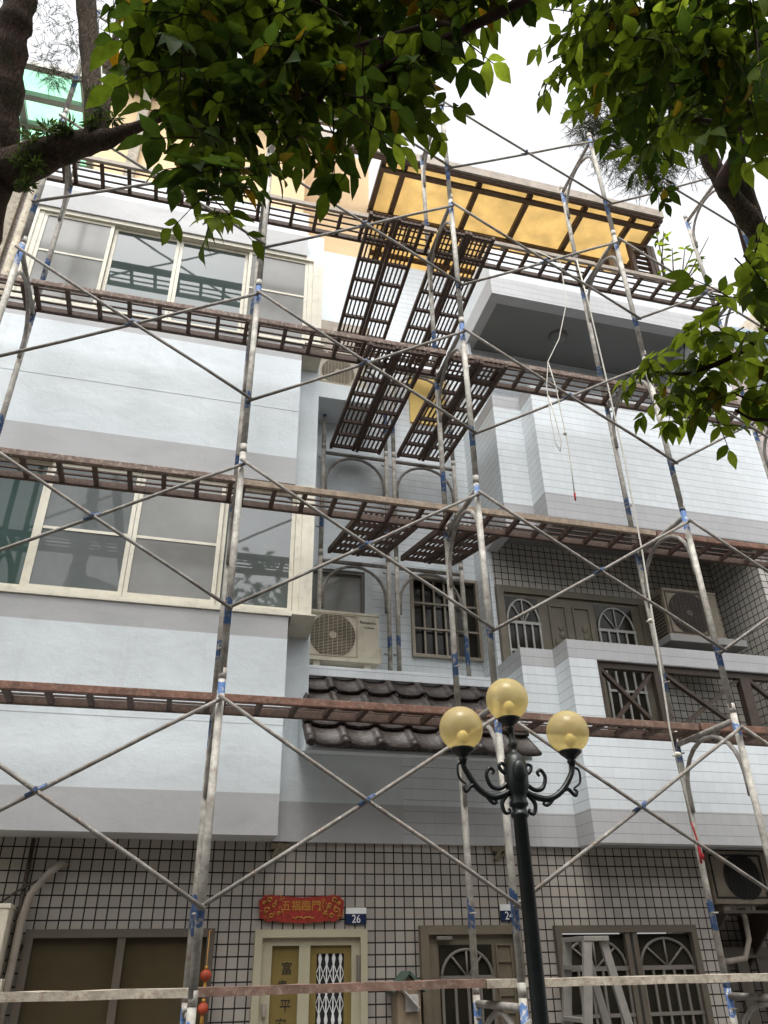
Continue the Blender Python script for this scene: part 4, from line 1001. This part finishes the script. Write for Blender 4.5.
# broadleaf tree at the right
t = thing('tree', (3.3, 2.2, -.3), 'broad leaved tree at the right with slanting trunk and fresh green leaves', 'tree')
g = G(); limb(g, [(3.6, 2.3, -.3, .13), (3.45, 2.25, 1.5, .11), (3.0, 2.1, 3.2, .085)] + TR_R1, 12); part('trunk', g, 'barklite', t)
g = G(); limb(g, TR_R2, 10); part('limb', g, 'barklite', t)
for b in ([TR_R1[2]] + [(1.9, 1.4, 4.4, .02)] + BR_R1, [TR_R1[0]] + BR_R2, [TR_R1[0]] + BR_R3, [TR_R1[5]] + [(1.7, 1.0, 4.6, .012)] + BR_R4):
    g = G(); limb(g, b, 8); part('branch', g, 'twig', t)
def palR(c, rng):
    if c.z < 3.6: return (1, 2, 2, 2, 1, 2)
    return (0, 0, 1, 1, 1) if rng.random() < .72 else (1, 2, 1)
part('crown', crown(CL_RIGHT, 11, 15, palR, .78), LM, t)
# mossy tree at the left edge
def needles(g, clusters, seed, dens, Ln):
    rng = random.Random(seed)
    for (x, y, z, r) in clusters:
        c = Vector((x, y, z))
        for _ in range(int(dens)):
            v = Vector((rng.gauss(0, 1), rng.gauss(0, 1), rng.gauss(0, 1))).normalized()
            o = c + v*r*1.1*rng.random()**.5; d = (v*.6 + Vector((rng.gauss(0, .5), rng.gauss(0, .5), rng.uniform(-.6, .2)))).normalized()
            tip = o + d*Ln*rng.uniform(1.2, 2.4); g.mi = 1; g.tube([o, tip], [.0022*Ln/.05, .001*Ln/.05], 3, cap=False)
            g.mi = 0
            for k in range(14):
                p = o.lerp(tip, rng.random()); a = (d + Vector((rng.gauss(0, .7), rng.gauss(0, .7), rng.gauss(0, .7)))).normalized()*Ln*rng.uniform(.6, 1.2)
                s = a.cross(Vector((0, 0, 1))).normalized()*Ln*.016
                q = [g.bm.verts.new(p - s), g.bm.verts.new(p + s), g.bm.verts.new(p + a)]; g._f(q)
t = thing('tree', (-1.2, 4.0, -.3), 'mossy old tree at the left edge with ferns growing on its thick arm', 'tree')
g = G(); limb(g, [(-1.22, 4.6, -.3, .19), (-1.20, 4.4, 1.6, .14)] + TR_L, 16); part('trunk', g, 'bark', t)
g = G(); limb(g, TR_LB, 12); part('limb', g, 'bark', t)
g = G(); limb(g, TR_LS, 12); part('limb', g, 'barklite', t)
g = G(); limb(g, TR_LT, 8); part('branch', g, 'barklite', t)
g = G(); needles(g, NEEDLE_L, 5, 48, .032); part('crown', g, ['needle', 'twig'], t)
rng = random.Random(9); g = G()
for (x, y, z, r) in FERN:
    c = Vector((x, y, z))
    for _ in range(70):
        v = Vector((rng.gauss(0, 1), rng.gauss(0, 1), rng.gauss(0, 1))).normalized()
        d = v + Vector((0, 0, rng.uniform(-.6, .7)))
        leaf_into(g, c + v*r*rng.random()*.9, d, Vector((rng.gauss(0, 1), rng.gauss(0, 1), .5)), rng.uniform(.025, .055), rng.uniform(.007, .016), rng.choice((0, 0, 0, 1)), .4)
part('fern', g, ['fern', 'leafdeep'], t)
# tall needle tree behind the houses
t = thing('tree', (14, 12, -.3), 'wispy needle leaved tree beyond the roofs behind the right foliage', 'tree')
g = G(); limb(g, [(14, 12, -.3, .3), (13.6, 11.5, 8, .22), (13.2, 11.2, 15, .15), (11.6, 9.6, 18.5, .08), (9.2, 8.0, 20, .03)], 10)
for c in NEEDLE_R[1::2]: limb(g, [(c[0]+.5, c[1]+.15, c[2]-.1, .03), (c[0], c[1], c[2], .012)], 6)
part('trunk', g, 'twig', t)
g = G(); needles(g, NEEDLE_R, 6, 130, .16); part('crown', g, ['needle', 'twig'], t)
# thin shrub on the roof
t = thing('potted_shrub', (5.85, 6.35, 9.02), 'thin sparse shrub in a pot on the right roof corner', 'shrub')
g = G(); g.lathe([(.10, 9.02), (.14, 9.3), (.15, 9.3), (.13, 9.28)], (5.85, 6.35, 0), 16); part('pot', g, 'plankred', t)
rng = random.Random(4); g = G(); h = G()
for k in range(7):
    b = Vector((5.85, 6.35, 9.28)); e = b + Vector((rng.uniform(-.25, .75), rng.uniform(-.35, .1), rng.uniform(.9, 1.7)))
    m = b.lerp(e, .5) + Vector((rng.uniform(-.1, .1), 0, .08)); g.tube([b, m, e], [.016, .011, .005], 6)
    for _ in range(6):
        f = rng.uniform(.45, 1); p = b.lerp(e, f); leaf_into(h, p, Vector((rng.gauss(0, 1), rng.gauss(0, 1), rng.gauss(.3, .6))), Vector((0, 0, 1)), rng.uniform(.10, .17), .05, rng.choice((0, 0, 1)), .2)
part('stem', g, 'barklite', t); part('leaves', h, ['leaf', 'leaflight'], t)

# unseen side of the lane, kept close to shade the ground floor; shows in reflections
t = thing('townhouse', (0, -7, -.3), 'plain grey unseen townhouse across the lane, shading the ground floor, mirrored in the window panes', 'townhouse')
g = G(); g.box(-16, 16, -9, -5.6, -.3, 9.0); part('wall', g, 'opp', t)
g = G()
for i in range(9):
    for z in (.8, 3.9, 6.9): g.box(-14.5+i*3.4, -12.8+i*3.4, -5.6, -5.56, z, z+1.5)
part('window', g, 'glassdark', t)
rng = random.Random(21); g = G()
for (tx, ty, tz, tr) in ((-6, -3.4, 5.6, 2.0), (-3.2, -3.5, 4.8, 1.7), (2.0, -3.4, 7.7, 2.0), (5.6, -3.5, 5.8, 2.0), (9.8, -3.4, 5.0, 1.9), (-10, -3.4, 5.4, 2.0)):
    g.mi = 1; g.tube([(tx, ty, -.3), (tx+.1, ty, tz*.5), (tx, ty, tz)], [.2, .15, .06], 8)
    for _ in range(900):
        v = Vector((rng.gauss(0, 1), rng.gauss(0, 1), rng.gauss(0, .8))).normalized()
        p = Vector((tx, ty, tz)) + v*tr*rng.uniform(.35, 1)*(.8+.35*math.sin(v.x*5+v.z*4+tx))
        leaf_into(g, p, Vector((rng.gauss(0, 1), rng.gauss(0, 1), rng.gauss(-.4, .6))), Vector((0, 0, 1)), rng.uniform(.22, .4), rng.uniform(.12, .2), 0, .3)
solo('treeline', g, ['oppleaf', 'bark'], None, None, kind='stuff')

# ================================================================== light, sky, camera
SUN_EL, SUN_AZ = 68, 200      # azimuth measured from +Y clockwise: behind and to the right of the camera
w = bpy.data.worlds.new('World'); scene.world = w; w.use_nodes = True
nt = w.node_tree; nt.nodes.clear()
sky = nt.nodes.new('ShaderNodeTexSky'); sky.sky_type = 'NISHITA'; sky.sun_disc = False
sky.sun_elevation = R(SUN_EL); sky.sun_rotation = R(SUN_AZ); sky.air_density = 1.0; sky.dust_density = 4.0; sky.ozone_density = 1.0
hs = nt.nodes.new('ShaderNodeHueSaturation'); hs.inputs['Saturation'].default_value = .09; hs.inputs['Value'].default_value = 1.0
bg = nt.nodes.new('ShaderNodeBackground'); bg.inputs['Strength'].default_value = .15
wo = nt.nodes.new('ShaderNodeOutputWorld')
nt.links.new(sky.outputs[0], hs.inputs['Color']); nt.links.new(hs.outputs[0], bg.inputs[0]); nt.links.new(bg.outputs[0], wo.inputs[0])
sl = bpy.data.lights.new('sun', 'SUN'); sl.energy = .75; sl.angle = R(24); sl.color = (1, .97, .92)
so = bpy.data.objects.new('sun', sl); COL.objects.link(so)
az, el = R(SUN_AZ), R(SUN_EL)
sd = Vector((math.sin(az)*math.cos(el), math.cos(az)*math.cos(el), math.sin(el)))
so.rotation_euler = sd.to_track_quat('Z', 'Y').to_euler(); so.location = sd*30

cam = bpy.data.cameras.new('camera'); co = bpy.data.objects.new('camera', cam); COL.objects.link(co)
cam.sensor_fit = 'VERTICAL'; cam.sensor_height = 36; cam.lens = 36*769/1024; cam.clip_end = 1000; cam.clip_start = .05
Rm = ((0.966745, 0.116889, 0.227468), (-0.255249, 0.496317, 0.82977), (-0.015906, -0.860237, 0.509647))
m3 = Matrix([[r[0], -r[1], -r[2]] for r in Rm])
co.matrix_world = Matrix.Translation((0, 0, 1.6)) @ m3.to_4x4()
scene.camera = co
scene.view_settings.view_transform = 'Standard'; scene.view_settings.look = 'None'
scene.view_settings.gamma = 1; scene.view_settings.exposure = EXPO; scene.view_settings.use_curve_mapping = False
scene.cycles.use_denoising = True
scene.cycles.max_bounces = 8; scene.cycles.diffuse_bounces = 4; scene.cycles.transparent_max_bounces = 12
